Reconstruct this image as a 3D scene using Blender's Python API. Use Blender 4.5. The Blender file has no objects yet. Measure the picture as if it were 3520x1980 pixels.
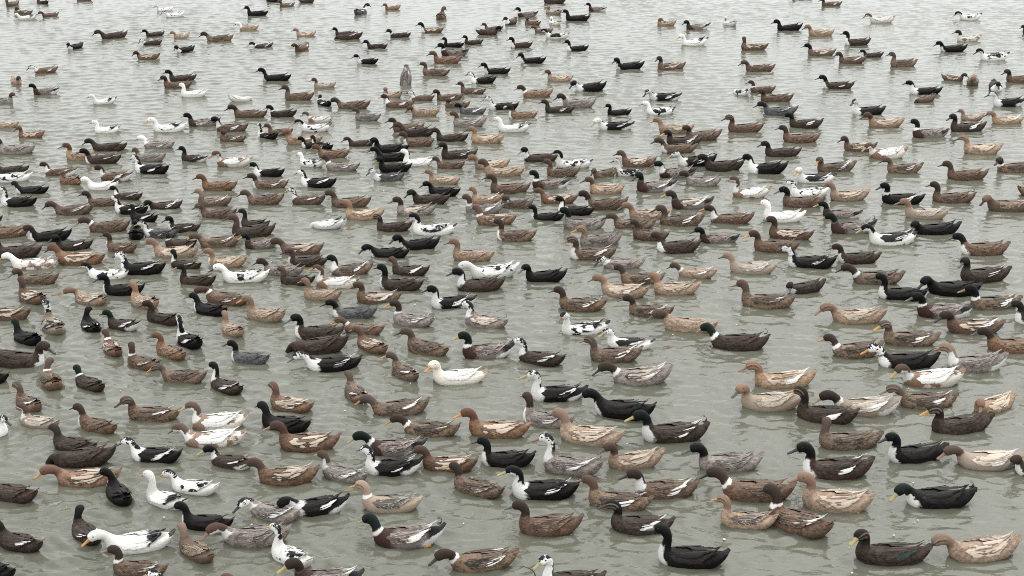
import bpy, math, random
import numpy as np
from mathutils import Vector, Matrix

# ---------------------------------------------------------------- camera
SC = bpy.context.scene
COL = SC.collection
IMG_W, IMG_H = 3520.0, 1980.0
FPX = 3870.0 * IMG_W / 2576.0
PITCH = math.atan(1278.0 / 3870.0)
CAM_H = 5.0
cam = bpy.data.cameras.new('camera')
cam.sensor_fit = 'HORIZONTAL'
cam.sensor_width = 36.0
cam.lens = 36.0 * FPX / IMG_W
cam.clip_start = 0.1
cam.clip_end = 5000.0
camo = bpy.data.objects.new('camera', cam)
COL.objects.link(camo)
camo.location = (0.0, 0.0, CAM_H)
camo.rotation_euler = (math.pi / 2 - PITCH, 0.0, 0.0)
SC.camera = camo

# ---------------------------------------------------------------- sky, sun, exposure
SUN_EL, SUN_AZ = math.radians(55.0), math.radians(25.0)
world = bpy.data.worlds.new('World')
SC.world = world
world.use_nodes = True
wn = world.node_tree
wn.nodes.clear()
wo = wn.nodes.new('ShaderNodeOutputWorld')
bg = wn.nodes.new('ShaderNodeBackground')
sky = wn.nodes.new('ShaderNodeTexSky')
sky.sky_type = 'NISHITA'
sky.sun_disc = False
sky.sun_elevation = SUN_EL
sky.sun_rotation = SUN_AZ
sky.altitude = 0.0
sky.air_density = 1.0
sky.dust_density = 5.0
sky.ozone_density = 1.0
hs = wn.nodes.new('ShaderNodeHueSaturation')        # an overcast sky is nearly grey
hs.inputs['Saturation'].default_value = 0.15
wn.links.new(sky.outputs[0], hs.inputs['Color'])
cover = wn.nodes.new('ShaderNodeMix')              # an even deck of cloud over most of it
cover.data_type = 'RGBA'
cover.inputs[0].default_value = 0.82
cover.inputs[7].default_value = (6.75, 6.92, 6.98, 1.0)
wn.links.new(hs.outputs[0], cover.inputs[6])
wn.links.new(cover.outputs[2], bg.inputs['Color'])
bg.inputs['Strength'].default_value = 0.15
wn.links.new(bg.outputs[0], wo.inputs['Surface'])

sun = bpy.data.lights.new('sun', 'SUN')
sun.energy = 0.5
sun.angle = math.radians(60.0)
sun.color = (1.0, 0.97, 0.93)
suno = bpy.data.objects.new('sun', sun)
COL.objects.link(suno)
sd = Vector((math.sin(SUN_AZ) * math.cos(SUN_EL), math.cos(SUN_AZ) * math.cos(SUN_EL), math.sin(SUN_EL)))
suno.rotation_euler = sd.to_track_quat('Z', 'Y').to_euler()
suno.location = sd * 60.0

SC.cycles.filter_width = 1.0
SC.cycles.use_denoising = False
SC.view_settings.view_transform = 'Standard'
SC.view_settings.look = 'None'
SC.view_settings.exposure = 0.68
SC.view_settings.gamma = 1.0
SC.view_settings.use_curve_mapping = False

# ---------------------------------------------------------------- helpers
def ground(u, v, z=0.0):
    """The point at height z that shows at pixel (u, v) of the 3520 x 1980 photograph."""
    xn = (u - IMG_W / 2) / FPX
    yn = (IMG_H / 2 - v) / FPX
    cp, sp = math.cos(PITCH), math.sin(PITCH)
    d = Vector((xn, cp + yn * sp, -sp + yn * cp))
    k = (z - CAM_H) / d.z
    return Vector((d.x * k, d.y * k, z))


def px_per_m(p):
    cp, sp = math.cos(PITCH), math.sin(PITCH)
    depth = p.y * cp + (CAM_H - p.z) * sp
    return FPX / depth


def node(nt, kind, **kw):
    n = nt.nodes.new(kind)
    for k, v in kw.items():
        setattr(n, k, v)
    return n


class NT:
    """Small wrapper that writes node maths as calls."""
    def __init__(s, nt):
        s.nt = nt

    def _set(s, sock, v):
        if isinstance(v, bpy.types.NodeSocket):
            s.nt.links.new(v, sock)
        elif isinstance(v, (tuple, list)) and sock.type == 'RGBA' and len(v) == 3:
            sock.default_value = (*v, 1.0)
        else:
            sock.default_value = v

    def m(s, op, a, b=0.0, c=None, clamp=False):
        n = s.nt.nodes.new('ShaderNodeMath')
        n.operation = op
        n.use_clamp = clamp
        s._set(n.inputs[0], a)
        s._set(n.inputs[1], b)
        if c is not None:
            s._set(n.inputs[2], c)
        return n.outputs[0]

    def step(s, x, lo, hi):
        n = s.nt.nodes.new('ShaderNodeMapRange')
        n.interpolation_type = 'SMOOTHSTEP'
        s._set(n.inputs['Value'], x)
        s._set(n.inputs['From Min'], lo)
        s._set(n.inputs['From Max'], hi)
        return n.outputs['Result']

    def band(s, x, lo, hi, soft):
        return s.m('MULTIPLY', s.step(x, lo - soft, lo + soft), s.m('SUBTRACT', 1.0, s.step(x, hi - soft, hi + soft)))

    def mix(s, f, a, b):
        n = s.nt.nodes.new('ShaderNodeMix')
        n.data_type = 'RGBA'
        s._set(n.inputs[0], f)
        s._set(n.inputs[6], a)
        s._set(n.inputs[7], b)
        return n.outputs[2]

    def attr(s, name):
        n = s.nt.nodes.new('ShaderNodeAttribute')
        n.attribute_type = 'GEOMETRY'
        n.attribute_name = name
        return n

    def noise(s, vec, scale, detail=3.0, rough=0.55, w=None):
        n = s.nt.nodes.new('ShaderNodeTexNoise')
        n.noise_dimensions = '4D' if w is not None else '3D'
        s._set(n.inputs['Vector'], vec)
        n.inputs['Scale'].default_value = scale
        n.inputs['Detail'].default_value = detail
        n.inputs['Roughness'].default_value = rough
        if w is not None:
            s._set(n.inputs['W'], w)
        return n.outputs['Fac']

    def scale_vec(s, vec, v3):
        n = s.nt.nodes.new('ShaderNodeVectorMath')
        n.operation = 'MULTIPLY'
        s._set(n.inputs[0], vec)
        n.inputs[1].default_value = v3
        return n.outputs[0]


def new_group(name, ins):
    g = bpy.data.node_groups.new(name, 'ShaderNodeTree')
    for nm, kind, dv in ins:
        s = g.interface.new_socket(nm, in_out='INPUT', socket_type='NodeSocketColor' if kind == 'c' else 'NodeSocketFloat')
        s.default_value = (*dv, 1.0) if kind == 'c' else dv
    g.interface.new_socket('Shader', in_out='OUTPUT', socket_type='NodeSocketShader')
    gi = g.nodes.new('NodeGroupInput')
    go = g.nodes.new('NodeGroupOutput')
    return g, gi, go


WHITE = (0.80, 0.785, 0.75)
BODY_INS = [('A', 'c', (.1, .07, .05)), ('B', 'c', (.2, .15, .1)), ('Mottle', 'f', .5), ('Scallop', 'f', .5),
            ('Head', 'c', (.1, .07, .05)), ('HeadAmt', 'f', 0.), ('Breast', 'c', (.1, .05, .04)), ('BreastAmt', 'f', 0.),
            ('Flank', 'c', (.2, .2, .2)), ('FlankAmt', 'f', 0.),
            ('Neck', 'f', 0.), ('NeckLo', 'f', .40), ('Bib', 'f', 0.), ('Ring', 'f', 0.), ('Stripe', 'f', 0.), ('Rear', 'f', 0.), ('RearDark', 'f', 0.),
            ('Patch', 'c', (.01, .01, .01)), ('PatchAmt', 'f', 0.), ('Speck', 'f', 0.), ('Cap', 'f', 0.), ('CapCol', 'c', (.1, .07, .05))]


def build_body_group():
    g, gi, go = new_group('plumage', BODY_INS)
    N = NT(g)
    I = gi.outputs
    rest = N.attr('rest').outputs['Vector']
    t0 = N.attr('along').outputs['Fac']
    a0 = N.attr('around').outputs['Fac']
    oi = node(g, 'ShaderNodeObjectInfo').outputs['Random']
    rnd = N.m('FRACT', N.m('ADD', oi, N.attr('rnd').outputs['Fac']))
    w = N.m('MULTIPLY', rnd, 37.0)
    wob = N.m('SUBTRACT', N.noise(rest, 38.0, 3.0, 0.6, w), 0.5)
    t = N.m('ADD', t0, N.m('MULTIPLY', wob, 0.09))
    a = N.m('ADD', a0, N.m('MULTIPLY', wob, 0.9))
    # feather rows: soft scales plus a coarse and a fine break-up
    vor = node(g, 'ShaderNodeTexVoronoi')
    dist = node(g, 'ShaderNodeVectorMath', operation='ADD')
    nz = node(g, 'ShaderNodeTexNoise')
    g.links.new(rest, nz.inputs['Vector'])
    nz.inputs['Scale'].default_value = 45.0
    g.links.new(N.scale_vec(rest, (62.0, 92.0, 92.0)), dist.inputs[0])
    g.links.new(N.scale_vec(nz.outputs['Color'], (1.7, 1.7, 1.7)), dist.inputs[1])
    g.links.new(dist.outputs[0], vor.inputs['Vector'])
    vor.inputs['Scale'].default_value = 1.0
    vor.inputs['Randomness'].default_value = 0.85
    sc = N.step(vor.outputs['Distance'], 0.18, 0.62)
    coarse = N.step(N.noise(rest, 15.0, 4.0, 0.65, w), 0.40, 0.66)
    streak = N.step(N.noise(N.scale_vec(rest, (34.0, 56.0, 56.0)), 1.0, 3.0, 0.7, w), 0.42, 0.60)
    fine = N.noise(N.scale_vec(rest, (60.0, 140.0, 140.0)), 1.0, 2.0, 0.6, w)
    f = N.m('ADD', N.m('MULTIPLY', N.m('ADD', N.m('MULTIPLY', coarse, 0.6), N.m('MULTIPLY', streak, 0.7)), I['Mottle']), N.m('MULTIPLY', sc, N.m('MULTIPLY', I['Scallop'], 0.8)), clamp=True)
    c = N.mix(f, I['A'], I['B'])
    body_only = N.m('SUBTRACT', 1.0, N.step(t0, 0.42, 0.56))
    # drake breast and flanks
    c = N.mix(N.m('MULTIPLY', I['FlankAmt'], N.m('MULTIPLY', N.step(a, 0.55, 0.2), N.step(t, 0.40, 0.32))), c, I['Flank'])
    c = N.mix(N.m('MULTIPLY', I['BreastAmt'], N.band(t, 0.37, 0.60, 0.03)), c, I['Breast'])
    c = N.mix(N.m('MULTIPLY', I['RearDark'], N.m('MULTIPLY', N.step(t, 0.15, 0.08), N.step(a, -0.2, 0.1))), c, (.012, .012, .012))
    c = N.mix(N.m('MULTIPLY', I['Rear'], N.m('MULTIPLY', N.step(t, 0.22, 0.15), N.step(a, 0.15, -0.15))), c, WHITE)
    # head and upper neck
    hm = N.step(t, 0.585, 0.625)
    c = N.mix(N.m('MULTIPLY', I['HeadAmt'], hm), c, I['Head'])
    # irregular patches over the body
    pn = N.noise(rest, 13.0, 3.0, 0.55, N.m('ADD', w, 9.0))
    pth = N.m('SUBTRACT', 0.72, N.m('MULTIPLY', I['PatchAmt'], 0.36))
    pm = N.m('MULTIPLY', N.step(N.m('ADD', pn, N.m('MULTIPLY', N.m('SUBTRACT', fine, 0.5), 0.14)), N.m('SUBTRACT', pth, 0.035), N.m('ADD', pth, 0.035)), N.m('MULTIPLY', body_only, N.step(a0, -0.75, -0.3)))
    c = N.mix(N.m('MULTIPLY', pm, N.step(I['PatchAmt'], 0.0, 0.05)), c, I['Patch'])
    # white neck (nape may stay dark), bib, ring
    nk = N.m('MULTIPLY', N.m('MULTIPLY', N.step(t, N.m('SUBTRACT', I['NeckLo'], 0.02), N.m('ADD', I['NeckLo'], 0.02)), N.step(t, 0.72, 0.68)), N.step(N.m('ADD', a, N.m('MULTIPLY', N.step(t0, 0.62, 0.45), -0.55)), 0.62, 0.42))
    c = N.mix(N.m('MULTIPLY', I['Neck'], nk), c, WHITE)
    blim = N.m('SUBTRACT', N.m('MULTIPLY', N.m('FRACT', N.m('MULTIPLY', rnd, 5.7)), 0.55), 0.42)
    bb = N.m('MULTIPLY', N.band(t, 0.43, 0.59, 0.02), N.step(N.m('SUBTRACT', a, blim), 0.1, -0.1))
    c = N.mix(N.m('MULTIPLY', I['Bib'], bb), c, WHITE)
    c = N.mix(N.m('MULTIPLY', I['Ring'], N.band(N.m('ADD', t0, N.m('MULTIPLY', wob, 0.075)), 0.548, 0.60, 0.012)), c, WHITE)
    # white face with a dark cap, or a white head speckled with black
    cap = N.step(N.m('ADD', a, N.m('MULTIPLY', wob, 0.8)), -0.25, 0.0)
    c = N.mix(N.m('MULTIPLY', I['Cap'], hm), c, N.mix(cap, WHITE, I['CapCol']))
    sp = N.step(N.noise(rest, 46.0, 2.5, 0.55, w), 0.56, 0.60)
    spk = N.m('MAXIMUM', N.m('MULTIPLY', sp, N.step(a0, -0.5, 0.0)), N.step(N.m('ADD', a0, N.m('MULTIPLY', wob, 2.6)), 0.62, 0.8))
    c = N.mix(N.m('MULTIPLY', I['Speck'], N.step(t, 0.60, 0.64)), c, N.mix(spk, WHITE, (.014, .014, .015)))
    # eye stripe with a pale brow
    fa = N.m('MULTIPLY', N.step(t0, 0.72, 0.76), I['Stripe'])
    c = N.mix(N.m('MULTIPLY', fa, N.m('MULTIPLY', N.band(a0, 0.42, 0.62, 0.10), 0.42)), c, (.44, .34, .25))
    c = N.mix(N.m('MULTIPLY', fa, N.m('MULTIPLY', N.band(a0, 0.12, 0.32, 0.09), 0.65)), c, (.03, .022, .018))
    c = N.mix(N.m('MULTIPLY', fa, N.m('MULTIPLY', N.band(a0, -0.45, 0.05, 0.12), 0.28)), c, (.40, .31, .23))
    # per-bird tone and small-scale darkening in the fine bump's hollows
    hsv = node(g, 'ShaderNodeHueSaturation')
    N._set(hsv.inputs['Color'], c)
    N._set(hsv.inputs['Value'], N.m('ADD', N.m('MULTIPLY', rnd, 0.34), N.m('ADD', 0.52, N.m('MULTIPLY', fine, 0.56))))
    N._set(hsv.inputs['Saturation'], N.m('ADD', 0.88, N.m('MULTIPLY', N.m('FRACT', N.m('MULTIPLY', rnd, 7.3)), 0.2)))
    bsdf = node(g, 'ShaderNodeBsdfPrincipled')
    N._set(bsdf.inputs['Base Color'], hsv.outputs[0])
    bsdf.inputs['Roughness'].default_value = 0.62
    bsdf.inputs['Specular IOR Level'].default_value = 0.13
    bump = node(g, 'ShaderNodeBump')
    bump.inputs['Strength'].default_value = 0.27
    bump.inputs['Distance'].default_value = 0.007
    N._set(bump.inputs['Height'], N.m('ADD', N.m('MULTIPLY', streak, N.m('MULTIPLY', body_only, 0.7)), N.m('ADD', N.m('MULTIPLY', sc, N.m('MULTIPLY', body_only, -0.5)), fine)))
    N._set(bsdf.inputs['Normal'], bump.outputs[0])
    g.links.new(bsdf.outputs[0], go.inputs[0])
    return g


WING_INS = [('A', 'c', (.1, .07, .05)), ('B', 'c', (.2, .15, .1)), ('Edge', 'c', (.3, .2, .15)), ('EdgeAmt', 'f', .5),
            ('White', 'f', 0.), ('Pale', 'f', 0.), ('Green', 'f', 0.), ('Patch', 'c', (.01, .01, .01)), ('PatchAmt', 'f', 0.), ('PatchRear', 'f', 0.), ('Dark', 'f', .5)]


def build_wing_group():
    g, gi, go = new_group('wing_plumage', WING_INS)
    N = NT(g)
    I = gi.outputs
    rest = N.attr('rest').outputs['Vector']
    oi = node(g, 'ShaderNodeObjectInfo').outputs['Random']
    rnd = N.m('FRACT', N.m('ADD', oi, N.attr('rnd').outputs['Fac']))
    w = N.m('MULTIPLY', rnd, 37.0)
    fid = N.attr('feather').outputs['Fac']
    edge = N.attr('rim').outputs['Fac']
    sec = N.attr('sec').outputs['Fac']
    wnz = node(g, 'ShaderNodeTexWhiteNoise', noise_dimensions='1D')
    N._set(wnz.inputs['W'], N.m('ADD', fid, N.m('MULTIPLY', rnd, 91.0)))
    fr = wnz.outputs['Value']
    n1 = N.noise(N.scale_vec(rest, (44.0, 82.0, 82.0)), 1.0, 4.0, 0.7, w)
    c = N.mix(N.m('ADD', N.m('MULTIPLY', fr, 0.75), N.m('MULTIPLY', N.m('SUBTRACT', n1, 0.5), 1.8), clamp=True), I['A'], I['B'])
    c = N.mix(N.m('MULTIPLY', I['Dark'], N.m('MULTIPLY', N.step(edge, 0.55, 0.1), N.step(N.m('FRACT', N.m('MULTIPLY', fr, 3.7)), 0.25, 0.5))), c, N.mix(0.72, c, (.012, .009, .008)))
    c = N.mix(N.m('MULTIPLY', I['EdgeAmt'], N.step(N.m('ADD', edge, N.m('MULTIPLY', N.m('SUBTRACT', n1, 0.5), 0.7)), 0.45, 0.95)), c, I['Edge'])
    c = N.mix(N.m('MULTIPLY', I['Pale'], N.m('MULTIPLY', N.step(N.m('ADD', fr, N.m('MULTIPLY', sec, 0.25)), 0.42, 0.6), 0.85)), c, (.60, .50, .40))
    pn = N.noise(rest, 15.0, 2.0, 0.5, N.m('ADD', w, 4.0))
    pth = N.m('SUBTRACT', 0.72, N.m('MULTIPLY', I['PatchAmt'], 0.36))
    sx = node(g, 'ShaderNodeSeparateXYZ')
    g.links.new(rest, sx.inputs[0])
    rear = N.m('SUBTRACT', 1.0, N.m('MULTIPLY', I['PatchRear'], N.step(N.m('ADD', sx.outputs[0], N.m('MULTIPLY', fr, .05)), -0.085, -0.06)))
    c = N.mix(N.m('MULTIPLY', rear, N.m('MULTIPLY', N.step(N.m('ADD', pn, N.m('MULTIPLY', N.m('SUBTRACT', n1, 0.5), 0.14)), N.m('SUBTRACT', pth, 0.035), N.m('ADD', pth, 0.035)), N.step(I['PatchAmt'], 0.0, 0.05))), c, I['Patch'])
    # white secondaries: which of them show differs from bird to bird
    wlim = N.m('ADD', 0.30, N.m('MULTIPLY', N.m('FRACT', N.m('MULTIPLY', rnd, 11.3)), 0.36))
    wm = N.m('MULTIPLY', I['White'], N.m('MULTIPLY', N.step(sec, 0.22, 0.62), N.step(N.m('ADD', N.m('MULTIPLY', fr, N.step(sec, 0.1, 0.55)), N.m('MULTIPLY', N.m('SUBTRACT', n1, 0.5), 0.35)), wlim, N.m('ADD', wlim, 0.16))))
    c = N.mix(wm, c, WHITE)
    c = N.mix(N.m('MULTIPLY', I['Green'], N.band(sec, 0.6, 0.8, 0.05)), c, (.008, .05, .04))
    hsv = node(g, 'ShaderNodeHueSaturation')
    N._set(hsv.inputs['Color'], c)
    N._set(hsv.inputs['Value'], N.m('ADD', N.m('MULTIPLY', rnd, 0.26), N.m('ADD', 0.66, N.m('MULTIPLY', n1, 0.42))))
    bsdf = node(g, 'ShaderNodeBsdfPrincipled')
    N._set(bsdf.inputs['Base Color'], hsv.outputs[0])
    bsdf.inputs['Roughness'].default_value = 0.52
    bsdf.inputs['Specular IOR Level'].default_value = 0.16
    bump = node(g, 'ShaderNodeBump')
    bump.inputs['Strength'].default_value = 0.4
    bump.inputs['Distance'].default_value = 0.003
    N._set(bump.inputs['Height'], n1)
    N._set(bsdf.inputs['Normal'], bump.outputs[0])
    g.links.new(bsdf.outputs[0], go.inputs[0])
    return g


BODY_G = build_body_group()
WING_G = build_wing_group()


def group_material(name, g, vals):
    m = bpy.data.materials.new(name)
    m.use_nodes = True
    nt = m.node_tree
    nt.nodes.clear()
    o = nt.nodes.new('ShaderNodeOutputMaterial')
    gn = nt.nodes.new('ShaderNodeGroup')
    gn.node_tree = g
    for k, v in vals.items():
        gn.inputs[k].default_value = (*v, 1.0) if isinstance(v, tuple) else v
    nt.links.new(gn.outputs[0], o.inputs['Surface'])
    return m


def simple_material(name, col, rough=0.4, spec=0.4, var=0.25, scale=60.0):
    m = bpy.data.materials.new(name)
    m.use_nodes = True
    nt = m.node_tree
    b = nt.nodes['Principled BSDF']
    N = NT(nt)
    tc = nt.nodes.new('ShaderNodeTexCoord')
    n = N.noise(tc.outputs['Object'], scale, 3.0)
    dark = tuple(c * (1.0 - var) for c in col)
    lite = tuple(min(1.0, c * (1.0 + var)) for c in col)
    N._set(b.inputs['Base Color'], N.mix(n, dark, lite))
    b.inputs['Roughness'].default_value = rough
    b.inputs['Specular IOR Level'].default_value = spec
    return m


BILL_MAT = {
    'k': simple_material('bill_black', (.025, .025, .027), .35),
    'g': simple_material('bill_grey', (.085, .09, .088), .35),
    'o': simple_material('bill_orange', (.50, .25, .075), .4),
    'y': simple_material('bill_yellow', (.37, .30, .13), .4),
    'p': simple_material('bill_pink', (.25, .145, .105), .4),
}
EYE_MAT = simple_material('eye_dark', (.008, .006, .005), .12, .6, .1)
FOOT_MAT = simple_material('foot_orange', (.62, .25, .05), .45)

# plumage: A, B, mottle, scallop, head, wing A, wing B, wing edge, edge amount
PAL = {
    'K':  ((.0055, .0048, .0048), (.012, .009, .008), .5, .2, (.0042, .0052, .0048), (.006, .005, .005), (.020, .015, .013), (.024, .019, .016), .2),
    'SL': ((.035, .034, .036), (.10, .098, .10), .4, .6, (.014, .014, .014), (.040, .039, .042), (.11, .105, .108), (.20, .19, .19), .5),
    'DB': ((.023, .0155, .012), (.056, .037, .027), .4, .45, (.019, .0145, .012), (.024, .0165, .013), (.066, .045, .033), (.12, .082, .06), .4),
    'MT': ((.070, .046, .032), (.22, .145, .092), .5, .5, (.115, .080, .058), (.060, .042, .032), (.15, .105, .075), (.27, .19, .13), .75),
    'BR': ((.150, .085, .055), (.235, .140, .090), .4, .4, (.105, .060, .042), (.115, .066, .044), (.26, .160, .105), (.40, .29, .20), .6),
    'RB': ((.215, .110, .062), (.310, .175, .105), .4, .35, (.185, .092, .055), (.18, .095, .055), (.34, .21, .135), (.47, .34, .24), .55),
    'FM': ((.300, .205, .130), (.115, .075, .050), .3, .55, (.245, .155, .098), (.15, .10, .07), (.36, .25, .165), (.46, .36, .26), .7),
    'FA': ((.310, .185, .112), (.430, .290, .190), .5, .35, (.245, .138, .084), (.27, .165, .105), (.48, .35, .245), (.58, .46, .35), .6),
    'CR': ((.500, .410, .320), (.340, .240, .165), .4, .35, (.330, .225, .150), (.42, .34, .26), (.62, .53, .43), (.68, .60, .50), .5),
    'GY': ((.165, .130, .115), (.260, .220, .200), .45, .45, (.120, .092, .076), (.12, .095, .085), (.27, .23, .21), (.44, .39, .36), .6),
    'DR': ((.150, .118, .105), (.240, .200, .180), .4, .35, (.0038, .0105, .0072), (.085, .060, .050), (.23, .185, .165), (.45, .40, .37), .6),
    'W':  ((.80, .785, .745), (.70, .675, .61), .35, .15, (.80, .785, .745), (.78, .765, .73), (.82, .81, .78), (.70, .67, .6), .3),
    'WP': ((.80, .785, .745), (.70, .675, .61), .35, .15, (.80, .785, .745), (.78, .765, .73), (.82, .81, .78), (.70, .67, .6), .2),
    'WB': ((.76, .735, .68), (.62, .53, .43), .4, .2, (.78, .76, .72), (.78, .765, .73), (.82, .81, .78), (.62, .5, .4), .3),
}
def _soft(c, k=.95):
    l = c[0] * .25 + c[1] * .6 + c[2] * .15
    return tuple(l + (x - l) * k for x in c)


_TONE = {'DB': (.95, .9), 'MT': (.78, .85), 'BR': (.62, .86), 'RB': (.74, .90), 'FM': (.85, .85), 'FA': (1.0, .84), 'CR': (1.0, .85), 'GY': (.92, .9)}
for _k, (_g, _d) in _TONE.items():
    PAL[_k] = tuple(tuple(x * _g for x in _soft(v, _d)) if isinstance(v, tuple) else v for v in PAL[_k])
HEADC = {'K': (.0045, .005, .005), 'G': (.0038, .0105, .0072), 'D': (.038, .025, .019), 'B': (.085, .054, .040), 'F': (.26, .17, .115), 'W': WHITE}
MATS = {}


def plumage_materials(ty, mods):
    key = (ty, mods)
    if key in MATS:
        return MATS[key]
    ms = set(mods.split(',')) if mods != '-' else set()
    A, B, mot, sca, hd, wA, wB, wE, eA = PAL[ty]
    if ty not in ('W', 'WP', 'WB'):
        A, wA = tuple(x * .66 for x in A), tuple(x * .62 for x in wA)
        kb = {'FA': 1.12, 'CR': 1.15, 'K': 1.1, 'FM': 1.2}.get(ty, 1.42)
        B, wB = tuple(min(.7, x * kb) for x in B), tuple(min(.7, x * kb) for x in wB)
        if ty not in ('K', 'SL'):
            wE, eA = tuple(min(.7, x * 1.25) for x in wE), min(1.0, eA * 1.35)
            A, B, wA, wB = [(x[0], x[1], x[2] * .98) for x in (A, B, wA, wB)]
    b = dict(A=A, B=B, Mottle=mot if ty in ('W', 'WP', 'WB') else min(1.0, mot * 1.5), Scallop=sca, Head=hd, HeadAmt=1.0)
    wv = dict(A=wA, B=wB, Edge=wE, EdgeAmt=eA)
    tail = dict(A=A, B=B, Edge=wE, EdgeAmt=eA)
    for x in ms:
        if x[0] == 'h' and x[1] in HEADC:
            b['Head'] = HEADC[x[1]]
    if 'hS' in ms:
        b['Speck'] = 1.0
    if 'hC' in ms:
        b['Cap'] = 1.0
        b['CapCol'] = HEADC['K'] if ty in ('WP', 'K') else (.10, .062, .045)
    if 'N' in ms:
        b['Neck'] = 1.0
        b['NeckLo'] = .40 if ty in ('K', 'WP', 'SL') else .505
    if 'b' in ms:
        b['Bib'] = 1.0
    if 'n' in ms:
        b['Ring'] = 1.0
    if 's' in ms:
        b['Stripe'] = 1.0
    if 'e' in ms:
        b['Rear'] = 1.0
    if 'w' in ms:
        wv['White'] = 1.0
    if 'v' in ms:
        wv['Pale'] = 1.0
    if 'sp' in ms:
        wv['Green'] = 1.0
    if 'dw' in ms:
        wv.update(A=(.07, .055, .048), B=(.20, .165, .14))
    if ty == 'DR':
        b.update(Breast=(.055, .027, .022), BreastAmt=1.0, RearDark=1.0, Flank=(.22, .185, .17), FlankAmt=1.0)
        tail.update(A=(.012, .012, .012), B=(.03, .028, .028), EdgeAmt=.15)
    if ty == 'K':
        pass
    if ty == 'WP':
        big = 'k3' in ms
        b.update(Patch=(.014, .013, .013), PatchAmt=.36 if 'k2' in ms else .10 if big else .14)
        wv.update(Patch=(.014, .013, .013), PatchAmt=1.0 if big else .75 if 'k2' in ms else .48)
        if 'k2' in ms or 'k3' in ms or 'hC' in ms:
            tail.update(A=(.014, .013, .013), B=(.03, .028, .028), EdgeAmt=0.0)
        if big:
            wv.update(A=(.013, .012, .012), B=(.03, .025, .022), EdgeAmt=0.0, PatchAmt=0.0, White=1.0)
    if ty == 'WB':
        b.update(Breast=(.27, .165, .11), BreastAmt=1.0 if 'N' in ms else 0.0, Patch=(.25, .155, .10), PatchAmt=.4)
        wv.update(Patch=(.28, .18, .12), PatchAmt=.15 if 'w' in ms else .4)
        tail.update(A=(.20, .12, .08), B=(.34, .23, .16))
    if ty in ('W', 'WP', 'WB', 'CR', 'FA', 'RB'):
        wv['Dark'] = {'W': 0.0, 'WP': .05, 'WB': .12, 'CR': .3}.get(ty, .4)
        tail['Dark'] = wv['Dark'] * .5
    if ty == 'W' and 'kt' in ms:
        tail.update(A=(.014, .013, .013), B=(.10, .095, .09), EdgeAmt=0.0)
        wv.update(Patch=(.014, .013, .013), PatchAmt=.85, PatchRear=1.0)
    if ty == 'W' and 'ft' in ms:
        tail.update(A=(.30, .19, .12), B=(.42, .29, .2))
        b.update(Head=(.74, .66, .56), A=(.77, .73, .66), B=(.70, .62, .52))
    if ty == 'CR' and 'kt' in ms:
        wv.update(Patch=(.016, .015, .015), PatchAmt=.7)
    nm = 'plumage_' + ty.lower() + '_' + mods.replace(',', '_').replace('-', 'plain')
    MATS[key] = (group_material(nm, BODY_G, b), group_material(nm + '_wing', WING_G, wv), group_material(nm + '_tail', WING_G, tail))
    return MATS[key]


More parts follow.
